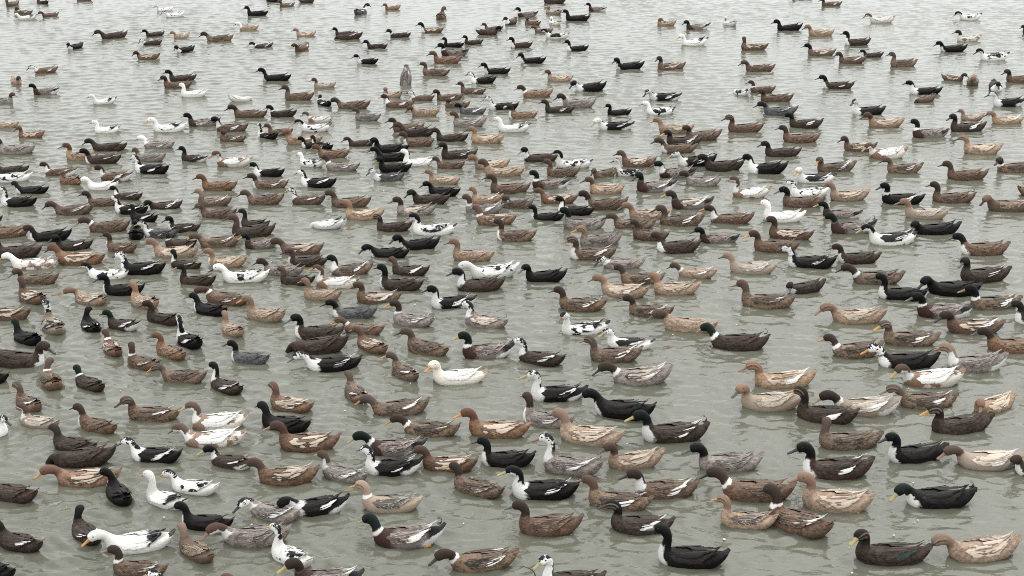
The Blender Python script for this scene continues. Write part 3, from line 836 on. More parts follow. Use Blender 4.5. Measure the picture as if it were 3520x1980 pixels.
# ---------------------------------------------------------------- the birds: breast x, tail x, water line y (photo pixels), heading, plumage, marks, bill, pose, head turn | label
DUCKS = '''
805 988 2077 0 WB hC p u|white and brown duck with dark cap, just left of a grey drake
541 724 2068 0 WP hS o u|white and black duck with speckled head, just left of a white and brown duck
1017 1253 2035 0 DR hD,w,e y u|grey drake with dark head, just in front of a white and black duck
1864 2086 2035 -5 DB hS,N,w y r|dark brown duck with speckled head with neck held high
-117 79 2006 -20 K - k u|black duck, just left of a brown duck with dark head and white neck ring
390 585 1991 -10 BR hD,n,w p u|brown duck with dark head, just behind a white and black duck with speckled head
1549 1785 1966 10 MT hD,n,w k f|mottled brown duck with dark head, just right of a grey drake
2261 2506 1958 -10 K b g r|black duck with white bib with neck held high
929 1089 1957 -35 WP hS,N o r|white and black duck with speckled head and orange bill with neck held high
2940 3198 1946 -3 DB s,sp y u|dark brown duck with eye stripe and green wing patch
611 757 1940 -40 FM - k u|mottled fawn duck, just in front of a black duck
3257 3507 1929 5 FA s,v g f|fawn duck with eye stripe, just in front of a black duck with green head
-15 172 1904 -22 DB w k u|dark brown duck just behind a black duck and just left of a white duck
373 607 1900 8 W kt o f|white duck with black tail mark, just right of a dark brown duck with black head
1290 1537 1887 0 DR hG,n,e,w,c,foot y u|grey drake with green head and white neck ring and white wing patch
774 1008 1883 0 GY hC,N p f|grey brown duck with dark cap
241 369 1878 -45 DB hK,b,w g u|dark brown duck with black head facing away
2649 2858 1856 -38 BR hD,n,w k u|brown duck with dark head and white neck ring, just right of a fawn duck
1786 2009 1845 -3 BR hD g u|brown duck with dark head, just in front of a black duck with dark cap
2100 2320 1838 -8 DB hK,s,w k u|dark brown duck with black head and eye stripe
633 805 1830 -12 K b g u|black duck with white bib, just behind a mottled fawn duck
2477 2671 1821 -12 FA s,dw o u|fawn duck with eye stripe, just in front of a brown duck
856 1043 1797 -20 GY hS,N,w k f 60|grey brown duck with speckled head, just left of a black duck
1004 1207 1774 8 K hK,N,e,w k f|black duck with white neck, just right of a grey brown duck with speckled head
1248 1453 1765 -3 CR s,n,dw o u|cream duck with white neck ring and eye stripe
2757 3001 1763 -8 FA v,foot p u|fawn duck with pale wings, just left of a black duck with green head
2022 2245 1761 -12 MT hB,w p u|mottled brown duck with brown head, just left of a brown duck with dark head
494 666 1757 -30 W kt o r|white duck with black tail mark with neck held high
3114 3350 1750 0 K hG,b,c y f|black duck with green head and white bib and yellow bill
355 475 1743 -50 K b k u|black duck with white bib facing away
-55 150 1732 -15 DB - k u|dark brown duck, just left of a rusty brown duck with pale wings and orange bill
2484 2732 1726 -5 BR hD,n k f|brown duck with dark head, just behind a fawn duck with eye stripe
1762 1996 1719 -3 K hC,N,w y u|black duck with dark cap
2181 2402 1717 5 BR hD,N,w k u|brown duck with dark head, just right of a mottled brown duck with brown head
1557 1741 1713 -25 MT hD,w o u|mottled brown duck with dark head, just left of a black duck with dark cap
589 764 1704 -15 WP hS o u|white and black duck with speckled head, just behind a white duck with black tail mark
205 424 1675 0 RB v o f|rusty brown duck with pale wings, just in front of a brown duck with dark head
895 1103 1669 3 BR v g u|brown duck with pale wings, just left of a grey brown duck with brown head
1103 1277 1666 -25 GY hB,N,w o u|grey brown duck with brown head and white neck
2759 3006 1649 -3 DB hK,b,w k u|dark brown duck with black head, just right of a grey brown duck
3491 3677 1648 -10 DB hD,b k u|dark brown duck with dark head, just right of a cream duck
1866 2080 1644 -20 GY hS,N,w,c p r|grey brown duck with speckled head with neck held high
1259 1460 1637 -3 K hS,N,e,w g u|black duck with speckled head, just left of a brown duck with brown head
1454 1650 1627 -10 BR hB,v k u|brown duck with brown head, just right of a black duck
2402 2625 1624 3 GY hK g u|grey brown duck with black head
733 878 1616 -20 DB hK,N,e,w y u|dark brown duck with black head, just left of a brown duck with pale wings
3291 3516 1616 -3 CR hB,v,w p f|cream duck with brown head and white wing patch
2091 2287 1615 8 FA hB,v g u|fawn duck with brown head, just in front of a dark brown duck with green head
190 413 1607 0 DB - k d|dark brown duck with its head under water, just behind a rusty brown duck
1657 1844 1607 -5 K b k u|black duck with white bib, just right of a brown duck with brown head
452 635 1594 -10 K hS,N,w g u|black duck with speckled head, just left of a white and brown duck
3045 3262 1594 12 K hK,b k u|black duck with white bib, just behind a black duck with green head
1266 1471 1573 -3 DR hG,n,e,c y f|grey drake with green head, just behind a black duck with speckled head and white neck
179 351 1560 -20 DB hD k u|dark brown duck with dark head, just in front of a brown duck with dark head
964 1173 1554 0 BR v p u|brown duck with pale wings, just in front of a rusty brown duck with eye stripe
2812 3035 1549 5 MT hB k u -100|mottled brown duck with brown head, just in front of a cream duck with dark head
644 854 1541 0 WB hC,N,w g f|white and brown duck with dark cap, just in front of a white and brown duck
1923 2153 1540 -18 FA v g u|fawn duck with pale wings, just behind a grey brown duck with speckled head
2206 2439 1527 2 DB hG,b,w,c y u|dark brown duck with green head and white bib
1613 1826 1510 -5 RB v o u|rusty brown duck with pale wings, just left of a grey brown duck
27 -139 1505 180 K hS,b,N k u|black duck with speckled head facing right
1390 1588 1505 -8 MT hD,n,w o f|mottled brown duck with dark head, just left of a rusty brown duck
262 421 1493 -25 BR hD,b k u|brown duck with dark head, just behind a dark brown duck with dark head
3198 3418 1493 8 DB s o u|dark brown duck with eye stripe, just behind a cream duck
898 1083 1489 -20 K - k u|black duck, lower down left of centre, just in front of a rusty brown duck
666 861 1478 0 WB hC,N,w y u|white and brown duck with dark cap, just behind a white and brown duck
73 214 1476 -20 CR hC,N o u|cream duck with dark cap
1797 1980 1474 -22 GY hD,b,w g u|grey brown duck with dark head and white bib
2741 2949 1460 -15 DB s,w o u|dark brown duck with eye stripe and white wing patch and orange bill
441 629 1451 -8 MT s,w k u|mottled brown duck with eye stripe, just right of a brown duck with dark head
2046 2259 1447 -18 K b g u|black duck with white bib, just right of a grey brown duck with dark head
2869 3099 1432 -5 CR hD,n,w,e y f|cream duck with dark head
1286 1482 1429 5 MT w o f|mottled brown duck below the middle left of centre, fourth from left
46 166 1421 -40 MT s,w o u|mottled brown duck with eye stripe, just behind a cream duck
926 1090 1421 -22 RB s,w,v g u|rusty brown duck with eye stripe and white wing patch
3337 3502 1418 28 FA v p f|fawn duck with pale wings facing the viewer, just right of a mottled brown duck
2550 2765 1414 -5 CR hF,v g u|cream duck with fawn head and pale wings
3092 3290 1405 3 MT s,w p f|mottled brown duck with eye stripe, just in front of a white and brown duck
1184 1273 1390 -55 MT w o u|mottled brown duck with white wing patch facing away, just left of a mottled brown duck
1826 2020 1383 0 K hS,N,e,w y u|black duck with speckled head, just in front of a dark brown duck with speckled head
717 852 1359 -35 DB hK,N,w y r|dark brown duck with black head with neck held high
252 380 1348 -35 DB hG,n y u|dark brown duck with green head, just right of a mottled brown duck
135 230 1346 -62 MT n o u|mottled brown duck with white neck ring facing away
2594 2808 1337 0 FA v,w,s p u|fawn duck with eye stripe, just behind a cream duck
3546 3732 1335 0 DB hD p f|dark brown duck with dark head below the middle at the right edge
3107 3315 1332 -2 WB hC,N,w y u|white and brown duck with dark cap, just behind a mottled brown duck with eye stripe
2111 2314 1326 0 GY hD,n,v,w k f|grey brown duck with dark head, just in front of a mottled brown duck
1491 1677 1323 3 W ft o u|white duck with fawn tail and orange bill
-128 42 1321 -10 K - k u|black duck, just left of a mottled brown duck with white neck ring and orange bill
560 717 1319 -5 MT s o f|mottled brown duck with eye stripe, just in front of a rusty brown duck
1343 1449 1315 -48 MT w o u|mottled brown duck with white wing patch facing away, just behind a mottled brown duck
3253 3467 1281 2 GY hF,s,N,e p u|grey brown duck with fawn head and white neck
1059 1248 1277 5 K hS,N,w g f|black duck with speckled head, just left of a rusty brown duck with pale wings
432 567 1275 -30 BR n,w o u|brown duck with white neck ring and white wing patch and orange bill
3019 3231 1271 -5 K hS,b o u|black duck with speckled head and white bib and orange bill
163 -66 1266 180 DB hD,b k u|dark brown duck with dark head facing right
1782 1950 1260 -20 DB hS,N,w k u|dark brown duck with speckled head, just right of a grey drake
794 936 1253 -15 SL hK,b k u|slate grey duck with black head, just in front of a fawn duck with orange bill
2031 2212 1249 -3 MT s,w p u|mottled brown duck with eye stripe, just in front of a white and black duck
530 657 1238 -35 RB - g u|rusty brown duck, just behind a brown duck with white neck ring
1590 1771 1235 8 DR hG,n,e,c y u|grey drake with green head, just in front of a grey brown duck with speckled head
2862 3037 1231 3 MT hD,n o u|mottled brown duck with dark head, just left of a black duck with speckled head
349 433 1228 -60 BR n,v p u|brown duck with white neck ring facing away
1398 1551 1226 -28 MT - k u|mottled brown duck, just left of a grey drake with green head and white neck ring
1006 1213 1220 0 DB c k d|dark brown duck with its head under water, just behind a black duck with speckled head
1226 1343 1218 -40 RB v p u|rusty brown duck with pale wings, just in front of a rusty brown duck
3394 3586 1217 -5 RB hD g u|rusty brown duck with dark head, just right of a grey brown duck with fawn head
2441 2649 1206 -8 DB hG,n,c y f|dark brown duck with green head, just right of a fawn duck with brown head
600 715 1204 -42 K hS,N,w g r|black duck with speckled head with neck held high, just behind a rusty brown duck
2088 2250 1204 -12 WP hS,k3 y u|white and black duck with speckled head and black wings
3037 3227 1193 -5 MT s,w o u|mottled brown duck with eye stripe, just right of a mottled brown duck
37 163 1191 -35 K hG,b k u|black duck with green head, just in front of a cream duck with speckled head
1017 1187 1169 0 DB hK,b g u|dark brown duck with black head and white bib, just left of a rusty brown duck
757 852 1162 -45 FA - o u|fawn duck with orange bill facing away
1184 1328 1154 -12 RB s,n,dw o f|rusty brown duck with white neck ring and eye stripe
137 241 1153 -50 CR hS,kt k u|cream duck with speckled head facing away
1932 2099 1153 5 WP hS,k2 p u|white and black duck with speckled head, just left of a white and black duck
3253 3451 1151 -5 BR hD,v,w k u|brown duck with dark head and white wing patch and pale wings
2283 2468 1147 -15 FA hB g f|fawn duck with brown head, just left of a dark brown duck with green head
282 351 1145 -60 K w k u|black duck with white wing patch facing away, just left of a dark brown duck
369 496 1140 -22 DB hG,w,e k u|dark brown duck with green head, just left of a dark brown duck
1597 1752 1131 -22 GY hS,N,c,v k u|grey brown duck with speckled head and white neck and pale wings
1350 1502 1125 -20 GY hD,n,w o u|grey brown duck with dark head, just behind a mottled brown duck
499 636 1121 -25 DB hD k u|dark brown duck with dark head, just right of a dark brown duck with green head
3491 3659 1120 -5 DB b k u|dark brown duck with white bib, just behind a rusty brown duck with dark head
2863 3048 1114 -5 FA s,v p f|fawn duck with eye stripe, just left of a grey drake
845 995 1109 -22 FA - o u|fawn duck with orange bill, just right of a fawn duck
-51 113 1103 -5 BR v k u|brown duck with pale wings, just left of a cream duck
1147 1301 1096 0 SL hK,b k u|slate grey duck with black head, just behind a rusty brown duck with white neck ring
3140 3352 1096 -3 DR hK,n,e g u|grey drake with black head, just left of a mottled brown duck
2164 2320 1094 -15 MT hD,w g u|mottled brown duck with dark head, just right of a mottled brown duck
662 797 1089 -28 K b g u|black duck with white bib, just behind a fawn duck with orange bill
1923 2089 1072 -10 MT hD,w g u|mottled brown duck with dark head, just left of a mottled brown duck with dark head
3333 3511 1067 5 MT hK,n,w p u|mottled brown duck with black head and white neck ring
443 563 1065 -35 FA w p u|fawn duck with white wing patch, just behind a dark brown duck with dark head
2548 2735 1063 -12 MT hB,w p u|mottled brown duck with brown head, just left of a dark brown duck with white bib
1485 1641 1061 -2 K b,N,w,e k u|black duck with white neck and white bib and white wing patch
252 386 1052 -28 FA w,v o f|fawn duck with white wing patch and pale wings and orange bill
55 181 1050 -35 BR v g u|brown duck with pale wings, just behind a cream duck with speckled head
706 869 1050 -15 BR n,w g f|brown duck with white neck ring, just behind a black duck
1228 1383 1043 3 BR v,w p u|brown duck with white wing patch, just right of a white and brown duck
3021 3187 1035 -12 K b k u|black duck with white bib, just in front of a mottled brown duck with dark head
1045 1182 1034 -12 FA - p u|fawn duck, just left of a brown duck with white wing patch and pale wings
2069 2236 1026 -18 FA v,w p u|fawn duck with white wing patch, just in front of a mottled brown duck
358 503 1019 0 K b k u|black duck with white bib, at the left edge, just behind a fawn duck
3189 3370 1019 -10 K - k f|black duck, at the right edge, just right of a black duck
2249 2409 1015 0 FA v p u|fawn duck with pale wings, just right of a fawn duck with white wing patch
2701 2843 1010 15 DB b g f 60|dark brown duck with white bib, just in front of a black duck with speckled head
1575 1740 1003 0 DB hK,N k u|dark brown duck with black head and white neck, just right of a dark brown duck
1304 1460 1001 -10 DB hK,b k u|dark brown duck with black head, just right of a white and brown duck
1089 1239 992 -3 WB hC,N,w o u|white and brown duck with dark cap and white wing patch and orange bill
618 752 984 -12 DB - p r|dark brown duck with neck held high, just left of a white and black duck
968 1087 982 -10 DB hB k u|dark brown duck with brown head, just in front of a grey brown duck
2135 2285 981 0 MT hD,w g u|mottled brown duck with dark head, just behind a fawn duck with white wing patch
2926 3114 980 0 MT hD,n k f|mottled brown duck with dark head, just behind a black duck with white bib
68 208 979 5 MT hB g u|mottled brown duck with brown head, just behind a brown duck with pale wings
770 929 973 0 WP - k u|white and black duck, just in front of a fawn duck with white bib
1810 1952 972 0 K - g u|black duck, just right of a dark brown duck with black head and white neck
3299 3476 972 3 DB w g u|dark brown duck with white wing patch, just behind a mottled brown duck with black head
307 448 962 -5 WP hC y u|white and black duck with dark cap, just left of a black duck with speckled head
1621 1789 959 8 WP - o f|white and black duck with orange bill, just behind a dark brown duck with black head
2334 2468 959 -8 FA hB,n,w g f|fawn duck with brown head and white neck ring
1350 1482 950 -8 DB hB,w k u|dark brown duck with brown head and white wing patch
911 1050 949 -3 GY hD k u|grey brown duck with dark head, just behind a dark brown duck with brown head
1140 1288 948 8 MT hK,N,w k u|mottled brown duck with black head and white neck
419 576 946 -3 K hS,b,w k u|black duck with speckled head, just right of a white and black duck with dark cap
2510 2671 943 -3 CR hF g u|cream duck with fawn head, just right of a fawn duck
589 697 927 -20 DB hK,N,w k u|dark brown duck with black head, just left of a fawn duck with white bib
48 201 927 5 WB ft o f|white and brown duck with fawn tail
2075 2219 927 0 GY hS,N k f|grey brown duck with speckled head, just right of a brown duck with white bib
2710 2876 924 -8 K hS,b,w k u|black duck with speckled head, just behind a dark brown duck with white bib
719 856 920 -3 FA v,b p u|fawn duck with white bib
992 1131 917 3 DB hB,b k u|dark brown duck with brown head and white bib
199 368 911 -3 RB v k f|rusty brown duck with pale wings, just in front of a black duck with dark head
2878 3026 908 0 DB hD,b g u|dark brown duck with dark head, just in front of a grey drake with green head
1557 1703 899 -3 FA - g u|fawn duck, just behind a white and black duck with orange bill
1963 2122 895 -2 BR s,b,w p u|brown duck with white bib and eye stripe
534 688 889 -3 FA v p u|fawn duck with pale wings, just behind a dark brown duck with black head
-11 148 889 5 DB - k u|dark brown duck, just in front of a black duck with dark head
1273 1412 889 -8 K b k f|black duck with white bib, just left of a black duck with white bib
3297 3474 879 0 BR hK,b g u|brown duck with black head, just behind a dark brown duck
970 1116 877 0 BR v p f|brown duck with pale wings, just behind a dark brown duck with brown head
2261 2411 871 -5 DB hD,b k u|dark brown duck with dark head, just left of a grey drake
2592 2748 870 -5 BR - o u|brown duck with orange bill, just behind a cream duck
362 479 869 -15 BR hD,b,w k u|brown duck with dark head, just right of a dark brown duck with black head
1376 1517 860 8 K b k u|black duck with white bib, just right of a black duck with white bib
198 324 860 5 DB hK,w k u|dark brown duck with black head, just behind a rusty brown duck with pale wings
845 962 856 5 DR hG y u|grey drake with green head, just in front of a dark brown duck with brown head
569 684 852 -12 DB s,n o u|dark brown duck with white neck ring and eye stripe
691 832 852 5 MT w o f|mottled brown duck with white wing patch, just left of a grey drake
3546 3714 852 0 DB - k u|dark brown duck, just right of a brown duck with black head
1996 2141 845 3 GY hF,s,dw o u|grey brown duck with fawn head and eye stripe and orange bill
2990 3149 844 0 WP hC,k3,c y u|white and black duck with dark cap and black wings
2406 2541 839 -5 DR hG k u|grey drake with green head, just in front of a brown duck with dark head
110 254 832 5 K hD,b p u|black duck with dark head
1709 1848 830 -8 MT hD,b k u|mottled brown duck with dark head and white bib
450 490 829 -80 K - k t|black duck with its head turned away, just left of a slate grey duck
2175 2302 828 -10 BR - g u|brown duck, just right of a grey brown duck with fawn head
2644 2796 828 -15 BR v g u|brown duck with pale wings, just behind a black duck with speckled head
494 622 818 -8 SL hS,N,w y u|slate grey duck with speckled head, just behind a dark brown duck
-51 106 818 5 BR - k u|brown duck, just left of a black duck with dark head
801 951 816 8 DB hB k u|dark brown duck with brown head, just behind a grey drake
1421 1571 809 0 WP hC p u|white and black duck with dark cap, just in front of a grey brown duck
3145 3304 809 3 K - k f|black duck, just in front of a cream duck with fawn head
2852 3019 806 3 DR hG,w,c y u|grey drake with green head, just left of a white and black duck
311 452 799 5 BR n p f|brown duck with white neck ring, just left of a slate grey duck with speckled head
585 689 799 0 DB hK,b,w k u 40|dark brown duck with black head and white bib, just right of a black duck
1297 1423 798 -3 DB s p u|dark brown duck with eye stripe, just left of a white and black duck
1936 2082 791 -3 GY hG,c k u|grey brown duck with green head
2113 2258 790 0 MT hB g u|mottled brown duck with brown head, just right of a grey brown duck with green head
1078 1195 787 0 W kt k d|white duck with black tail mark with its head under water
827 936 785 -20 DB - k r|dark brown duck with neck held high, just behind a dark brown duck with brown head
2267 2428 780 0 MT w k u|mottled brown duck with white wing patch, right of centre, just right of a brown duck
1639 1778 776 -3 RB v,n g u|rusty brown duck with white neck ring and pale wings
-110 13 772 0 DB - k u|dark brown duck far up at the left edge, leftmost of the dark brown ones
2444 2594 771 -3 BR hD,N,w o u|brown duck with dark head, just behind a grey drake
2624 2768 765 -3 W - o u|white duck with orange bill, just in front of a brown duck with black head
452 545 765 -20 K w k u|black duck with white wing patch, left of centre, just behind a slate grey duck
1828 1943 759 -5 K b k u|black duck with white bib, just left of a grey brown duck with green head
1191 1325 757 0 FA v k u|fawn duck with pale wings, just right of a white duck
2163 2305 756 5 FA v g u|fawn duck with pale wings, just left of a grey drake with dark head
3112 3257 756 -10 CR hF p u|cream duck with fawn head, just behind a black duck
2829 2962 753 -3 DR hG,e y u|grey drake with green head and white rump
695 821 752 -5 BR s k u|brown duck with eye stripe, just in front of a mottled fawn duck
1919 2046 743 -5 K N k u|black duck with white neck, just behind a grey brown duck with green head
1367 1504 742 0 GY hD,v g u|grey brown duck with dark head, just behind a dark brown duck with eye stripe
194 329 741 -3 BR w k f|brown duck with white wing patch, just behind a brown duck with white neck ring
393 519 739 -15 K hS,N,w k u|black duck with speckled head, at the left edge, just right of a brown duck
1602 1734 736 -3 GY hB,n,w p u|grey brown duck with brown head and white neck ring
3392 3549 729 -8 FM w k f|mottled fawn duck with white wing patch, just in front of a mottled brown duck
2011 2163 723 3 BR hD,b g u|brown duck with dark head, just behind a grey brown duck with green head
2309 2455 721 3 DR hD,v,w y u|grey drake with dark head and white wing patch and pale wings
519 631 721 8 DB hK,w k f|dark brown duck with black head, just left of a mottled fawn duck with fawn head
1731 1829 717 0 MT - k t|mottled brown duck with its head turned away
2692 2840 716 -5 BR hK g u|brown duck with black head, just in front of a white and black duck
1142 1282 714 -3 BR - g u|brown duck, just left of a grey brown duck with dark head
5 137 713 -10 K hS,N k u|black duck with speckled head, just left of a brown duck with white wing patch
684 801 712 5 FM hF,w g u|mottled fawn duck with fawn head
302 415 710 0 BR hD,b k u|brown duck with dark head and white bib, just in front of a white duck
1003 1125 706 -12 BR hS,N,w y u|brown duck with speckled head, just right of a mottled brown duck
3032 3176 705 -8 K n,w k u|black duck with white neck ring, just behind a cream duck
856 983 704 5 MT hB k u|mottled brown duck with brown head, just left of a brown duck with speckled head
1421 1551 703 -5 DB - k u|dark brown duck, just behind a grey brown duck with dark head and pale wings
1861 1989 702 -3 RB v k u|rusty brown duck with pale wings, just in front of a grey drake
1623 1731 701 0 FA w p u|fawn duck with white wing patch, just behind a grey brown duck
3207 3352 700 -8 BR hD,c g u|brown duck with dark head, just behind a cream duck
2852 2990 692 5 FA v g u|fawn duck with pale wings, just behind a grey drake
395 494 688 -12 DB hK,N,w k u|dark brown duck with black head, just right of a white duck
2519 2651 681 -5 WB hC,N,w p r|white and brown duck with dark cap with neck held high
2717 2849 681 5 WP hS y u|white and black duck with speckled head, just behind a brown duck with black head
3633 3491 677 180 MT - k u|mottled brown duck facing right
1474 1586 675 -12 K - k u|black duck, just behind a grey brown duck with dark head and pale wings
60 172 668 0 K b y f|black duck with white bib, just left of a rusty brown duck with white wing patch
2027 2148 667 3 FA hB,v k u|fawn duck with brown head, just behind a brown duck with dark head and white bib
1687 1826 666 -3 BR - k u|brown duck, just behind a grey brown duck with brown head and white neck ring
2190 2327 661 0 DR hG,w,e k u|grey drake with green head, just in front of a brown duck with brown head
697 823 657 -5 RB w k u|rusty brown duck with white wing patch, just behind a mottled fawn duck
304 413 655 -5 W - p u|white duck, just behind a brown duck with dark head and white bib
871 994 651 5 BR hD,b,w k u|brown duck with dark head, just behind a brown duck with speckled head
1830 1961 649 8 DR hG,n,e y u|grey drake with green head, just in front of a mottled brown duck with brown head
1036 1164 646 -12 K hS,N,w p u|black duck with speckled head, just behind a brown duck with speckled head
2358 2481 641 -5 GY hD,w k u|grey brown duck with dark head, just right of a grey drake
203 293 637 -30 RB w k t|rusty brown duck with white wing patch with its head turned away
1476 1584 634 -3 FA v p u|fawn duck with pale wings, just right of a slate grey duck
2737 2873 630 5 WP k3 o u|white and black duck with black wings and orange bill
-22 113 627 8 WP - k u|white and black duck, just behind a black duck with white bib and yellow bill
347 465 624 -5 BR hD,N,w,e o u|brown duck with dark head, just behind a brown duck with dark head and white bib
1286 1394 624 -3 SL hS,N,w k u|slate grey duck with speckled head, just in front of a white duck
3258 3396 621 -3 BR - k u|brown duck, at the right edge, just behind a brown duck with dark head
2040 2122 613 35 MT - k f|mottled brown duck facing the viewer
2265 2397 613 3 DR hG,N k u|grey drake with green head and white neck
876 983 609 -5 K hK,N y u|black duck with white neck, just right of a white and brown duck
1881 1998 609 -5 MT hB k u|mottled brown duck with brown head, just in front of a white and black duck
1668 1805 608 -3 FA hB,v g u|fawn duck with brown head, just left of a mottled brown duck
2121 2208 608 -15 WP hS,k2,c k r|white and black duck with speckled head with neck held high, just behind a fawn duck
157 272 606 -5 BR hD,N,w,e o u|brown duck with dark head, just behind a rusty brown duck with white wing patch
463 591 600 -15 K hS,N,w g u|black duck with speckled head, just in front of a grey brown duck with brown head
2572 2710 599 -3 K N k u|black duck with white neck, just left of a white and black duck with black wings
-7 104 598 8 DB - k u|dark brown duck, just left of a brown duck with dark head and white neck
3050 3174 597 3 MT w k u|mottled brown duck with white wing patch, just behind a black duck with white neck ring
3430 3564 593 0 MT hD,n k u|mottled brown duck with dark head, at the right edge, just right of a brown duck
1304 1418 593 3 K - p u|black duck just left of a fawn duck and just right of a grey brown duck
2807 2946 592 8 MT w,s o u|mottled brown duck with eye stripe, just behind a white and black duck
2422 2561 590 3 DB - g u|dark brown duck, just right of a grey drake with green head and white neck
1122 1240 589 -3 GY hD,n,w k u|grey brown duck with dark head, just behind a black duck with speckled head
1634 1756 582 5 FA v p u|fawn duck with pale wings, far up mid picture, just left of a dark brown duck
1504 1602 582 -8 BR - g u|brown duck, mid picture, just in front of a dark brown duck with white wing patch
1914 2038 579 -3 WP hC,N k u|white and black duck with dark cap, just behind a mottled brown duck with brown head
1030 1123 576 -20 WP - g u|white and black duck, left of centre, just left of a rusty brown duck
2139 2259 575 -3 BR hB,v k u|brown duck with brown head, just behind a white and black duck with speckled head
748 872 574 0 WB hC,N p u|white and brown duck with dark cap, just left of a black duck with white neck
2329 2468 573 0 K hS,N,w,c y u|black duck with speckled head, just behind a grey drake
1387 1493 571 0 W - o r|white duck with orange bill with neck held high, just in front of a brown duck
298 421 565 5 DB hK,b,w k u|dark brown duck with black head, just right of a fawn duck with brown head
622 722 558 -15 DB hG,w,e k u|dark brown duck with green head, just right of a grey brown duck
1802 1919 558 -3 DB hK,N p u|dark brown duck with black head, just behind a grey drake with green head
470 576 556 -5 GY hB k u|grey brown duck with brown head, just behind a black duck with speckled head
1297 1412 556 -3 K - k u|black duck just left of a white duck and just left of a dark brown duck
227 344 554 -8 FA hB g u|fawn duck with brown head, just left of a dark brown duck with black head
1518 1643 547 5 DB w k u|dark brown duck with white wing patch, mid picture, just in front of a fawn duck
2990 3119 546 0 WB hC,N,w y u|
1096 1206 545 -5 RB - p u|
2631 2754 539 0 DB - k u|
3312 3445 531 -5 FA v,s k u|
-7 128 531 0 GY hD,c g u|
2272 2397 528 3 BR b k u|
1288 1410 527 -3 K - k u|
2902 3015 522 -3 BR v k u|
322 441 520 0 DB - k f|
1070 1151 516 -30 K N,w k u|
496 605 512 -5 GY hW,N,w p u|
1059 1109 512 -5 K b k u|
1389 1493 505 0 BR b k u|
1204 1288 503 -5 DB hD k u|
2291 2415 501 5 DB w o u|
986 1112 497 0 FA w g u|
1621 1738 494 -5 FA v k u|
2692 2818 492 -3 BR hD k u|
761 845 488 -10 BR w k t|
1502 1613 488 -3 DB hD k u|
2360 2483 483 3 BR hD,w k u|
887 958 479 -30 K hS,N,w k r|
69 155 475 8 RB v k u|
3136 3260 475 3 DR hG,n y u|
1379 1500 472 -3 DB hB k u|
928 1008 466 -8 BR hB k u|
2261 2391 459 3 FA s,v o u|
331 413 457 3 W kt p u|
2503 2627 457 -3 BR s k u|
1714 1826 455 0 W kt o u|
530 647 454 0 WP - o u|
746 856 454 0 BR hK,N,w k u|
1036 1142 454 -3 WP hC,N p u|
1352 1460 454 8 BR hD,w k u|
3264 3394 454 0 DB w k u|
2056 2183 448 0 K hW,N,w,e y f|
-15 62 441 10 FA v k u|
2715 2831 441 -5 DB hK,w k u|
2984 3109 439 0 FA hB,v k u|
1560 1677 437 3 GY hB,w o u|
651 761 435 5 DR hK,c,v y u|
3410 3520 428 3 FA s,v,w k u|
1059 1149 422 -8 WB hC,N p f|
1222 1314 417 -8 GY hB,dw k u|
3299 3386 415 15 FA v k u -60|
1749 1848 408 0 RB hD,b k u|
808 922 406 3 BR hD,w k u|
931 1026 404 -8 DB hG,n y u|
1416 1513 401 3 FA hB k f|
2089 2172 397 -3 K - k u|
2626 2745 397 -5 SL w k u|
2223 2322 395 3 WP k2 p u|
2926 3045 395 3 K hS,N k u|
1581 1674 393 -8 SL hK,w k u|
1875 1976 390 -3 DB hD,w k u|
1681 1785 380 0 K hS,N,w p u|
1156 1286 375 -3 BR hD k f|
1551 1599 373 0 BR - k t|
1326 1427 371 0 BR hD,N,w o u|
1936 2049 371 0 GY hD k u|
3412 3527 369 0 K hS,N,e k u|
1089 1145 366 -45 K n,w k u|
327 399 360 18 W kt p u|
44 -44 358 180 GY hB g u|
2616 2729 353 -5 BR - k u|
3154 3213 353 25 BR - k d|
845 797 351 200 W ft k d|
1425 1485 347 5 BR hS,N k u|
981 1083 346 0 BR - k u|
1504 1595 346 0 BR hD,w k u|
2228 2347 346 0 K hS,N,w,e k f|
1332 1370 336 -30 FA v k t|
1799 1903 336 5 RB hD,n p u|
624 715 335 3 W - o u|
2528 2576 331 -60 WP k2 k d|
119 208 327 10 DR hK,e,c y u|
3123 3244 326 -5 K N k u|
1584 1672 324 -5 BR w k u|
2580 2667 320 0 BR n k u|
1978 2089 315 3 K hK,N k f|
3392 3447 315 80 K N k f|
2829 2937 307 -3 DB hK,b,w k u|
565 662 304 3 BR hD k u|
1083 1156 304 12 CR hB,v p u|
3319 3366 296 70 FM - k f|
1381 1418 293 80 GY dw,w k D|
79 31 291 120 FA hB k u|
1621 1709 287 -5 K hS,N k u|
3456 3568 285 -3 BR hD k u|
585 678 280 12 DB hK,c g u|
904 1003 280 0 K b k u|
1883 1972 280 3 FA hB,v p u|
3301 3240 280 150 BR v k u|
1453 1549 262 -5 MT hB p u|
1665 1756 256 0 K b k u|
124 198 252 30 BR hS,N,w k f|
2558 2671 247 3 BR hB k u|
2119 2217 240 3 K b k u|
2261 2358 240 3 BR hD,v k u|
3059 3154 230 8 MT - k u|
1228 1303 221 -3 K N k u|
1489 1595 219 -3 RB - k u|
1791 1879 219 -3 K b k u|
2885 2979 219 3 BR w k u|
3363 3476 208 0 WP hC,k2,N k u|
475 554 205 5 MT hD,v k u|
2968 3039 198 8 DB hG g u|
1518 1613 194 0 DR hK,n k u|
2772 2880 192 0 FM hK,v g u|
611 668 181 45 K b k f|
3227 3330 179 3 K b k u|
1021 1059 176 70 BR w y f|
1949 2025 176 5 K b k u|
2548 2642 174 0 BR v k u -90|
240 282 170 60 K b k f|
1264 1334 168 0 DB hK k u|
878 938 165 25 DB w,n k f|
1757 1833 165 5 DB hK,b k u|
1526 1597 163 0 K - k u|
2338 2442 157 5 W kt o u|
2902 2993 157 5 DB hK,b,c k u|
494 560 155 10 DB hS,N k f|
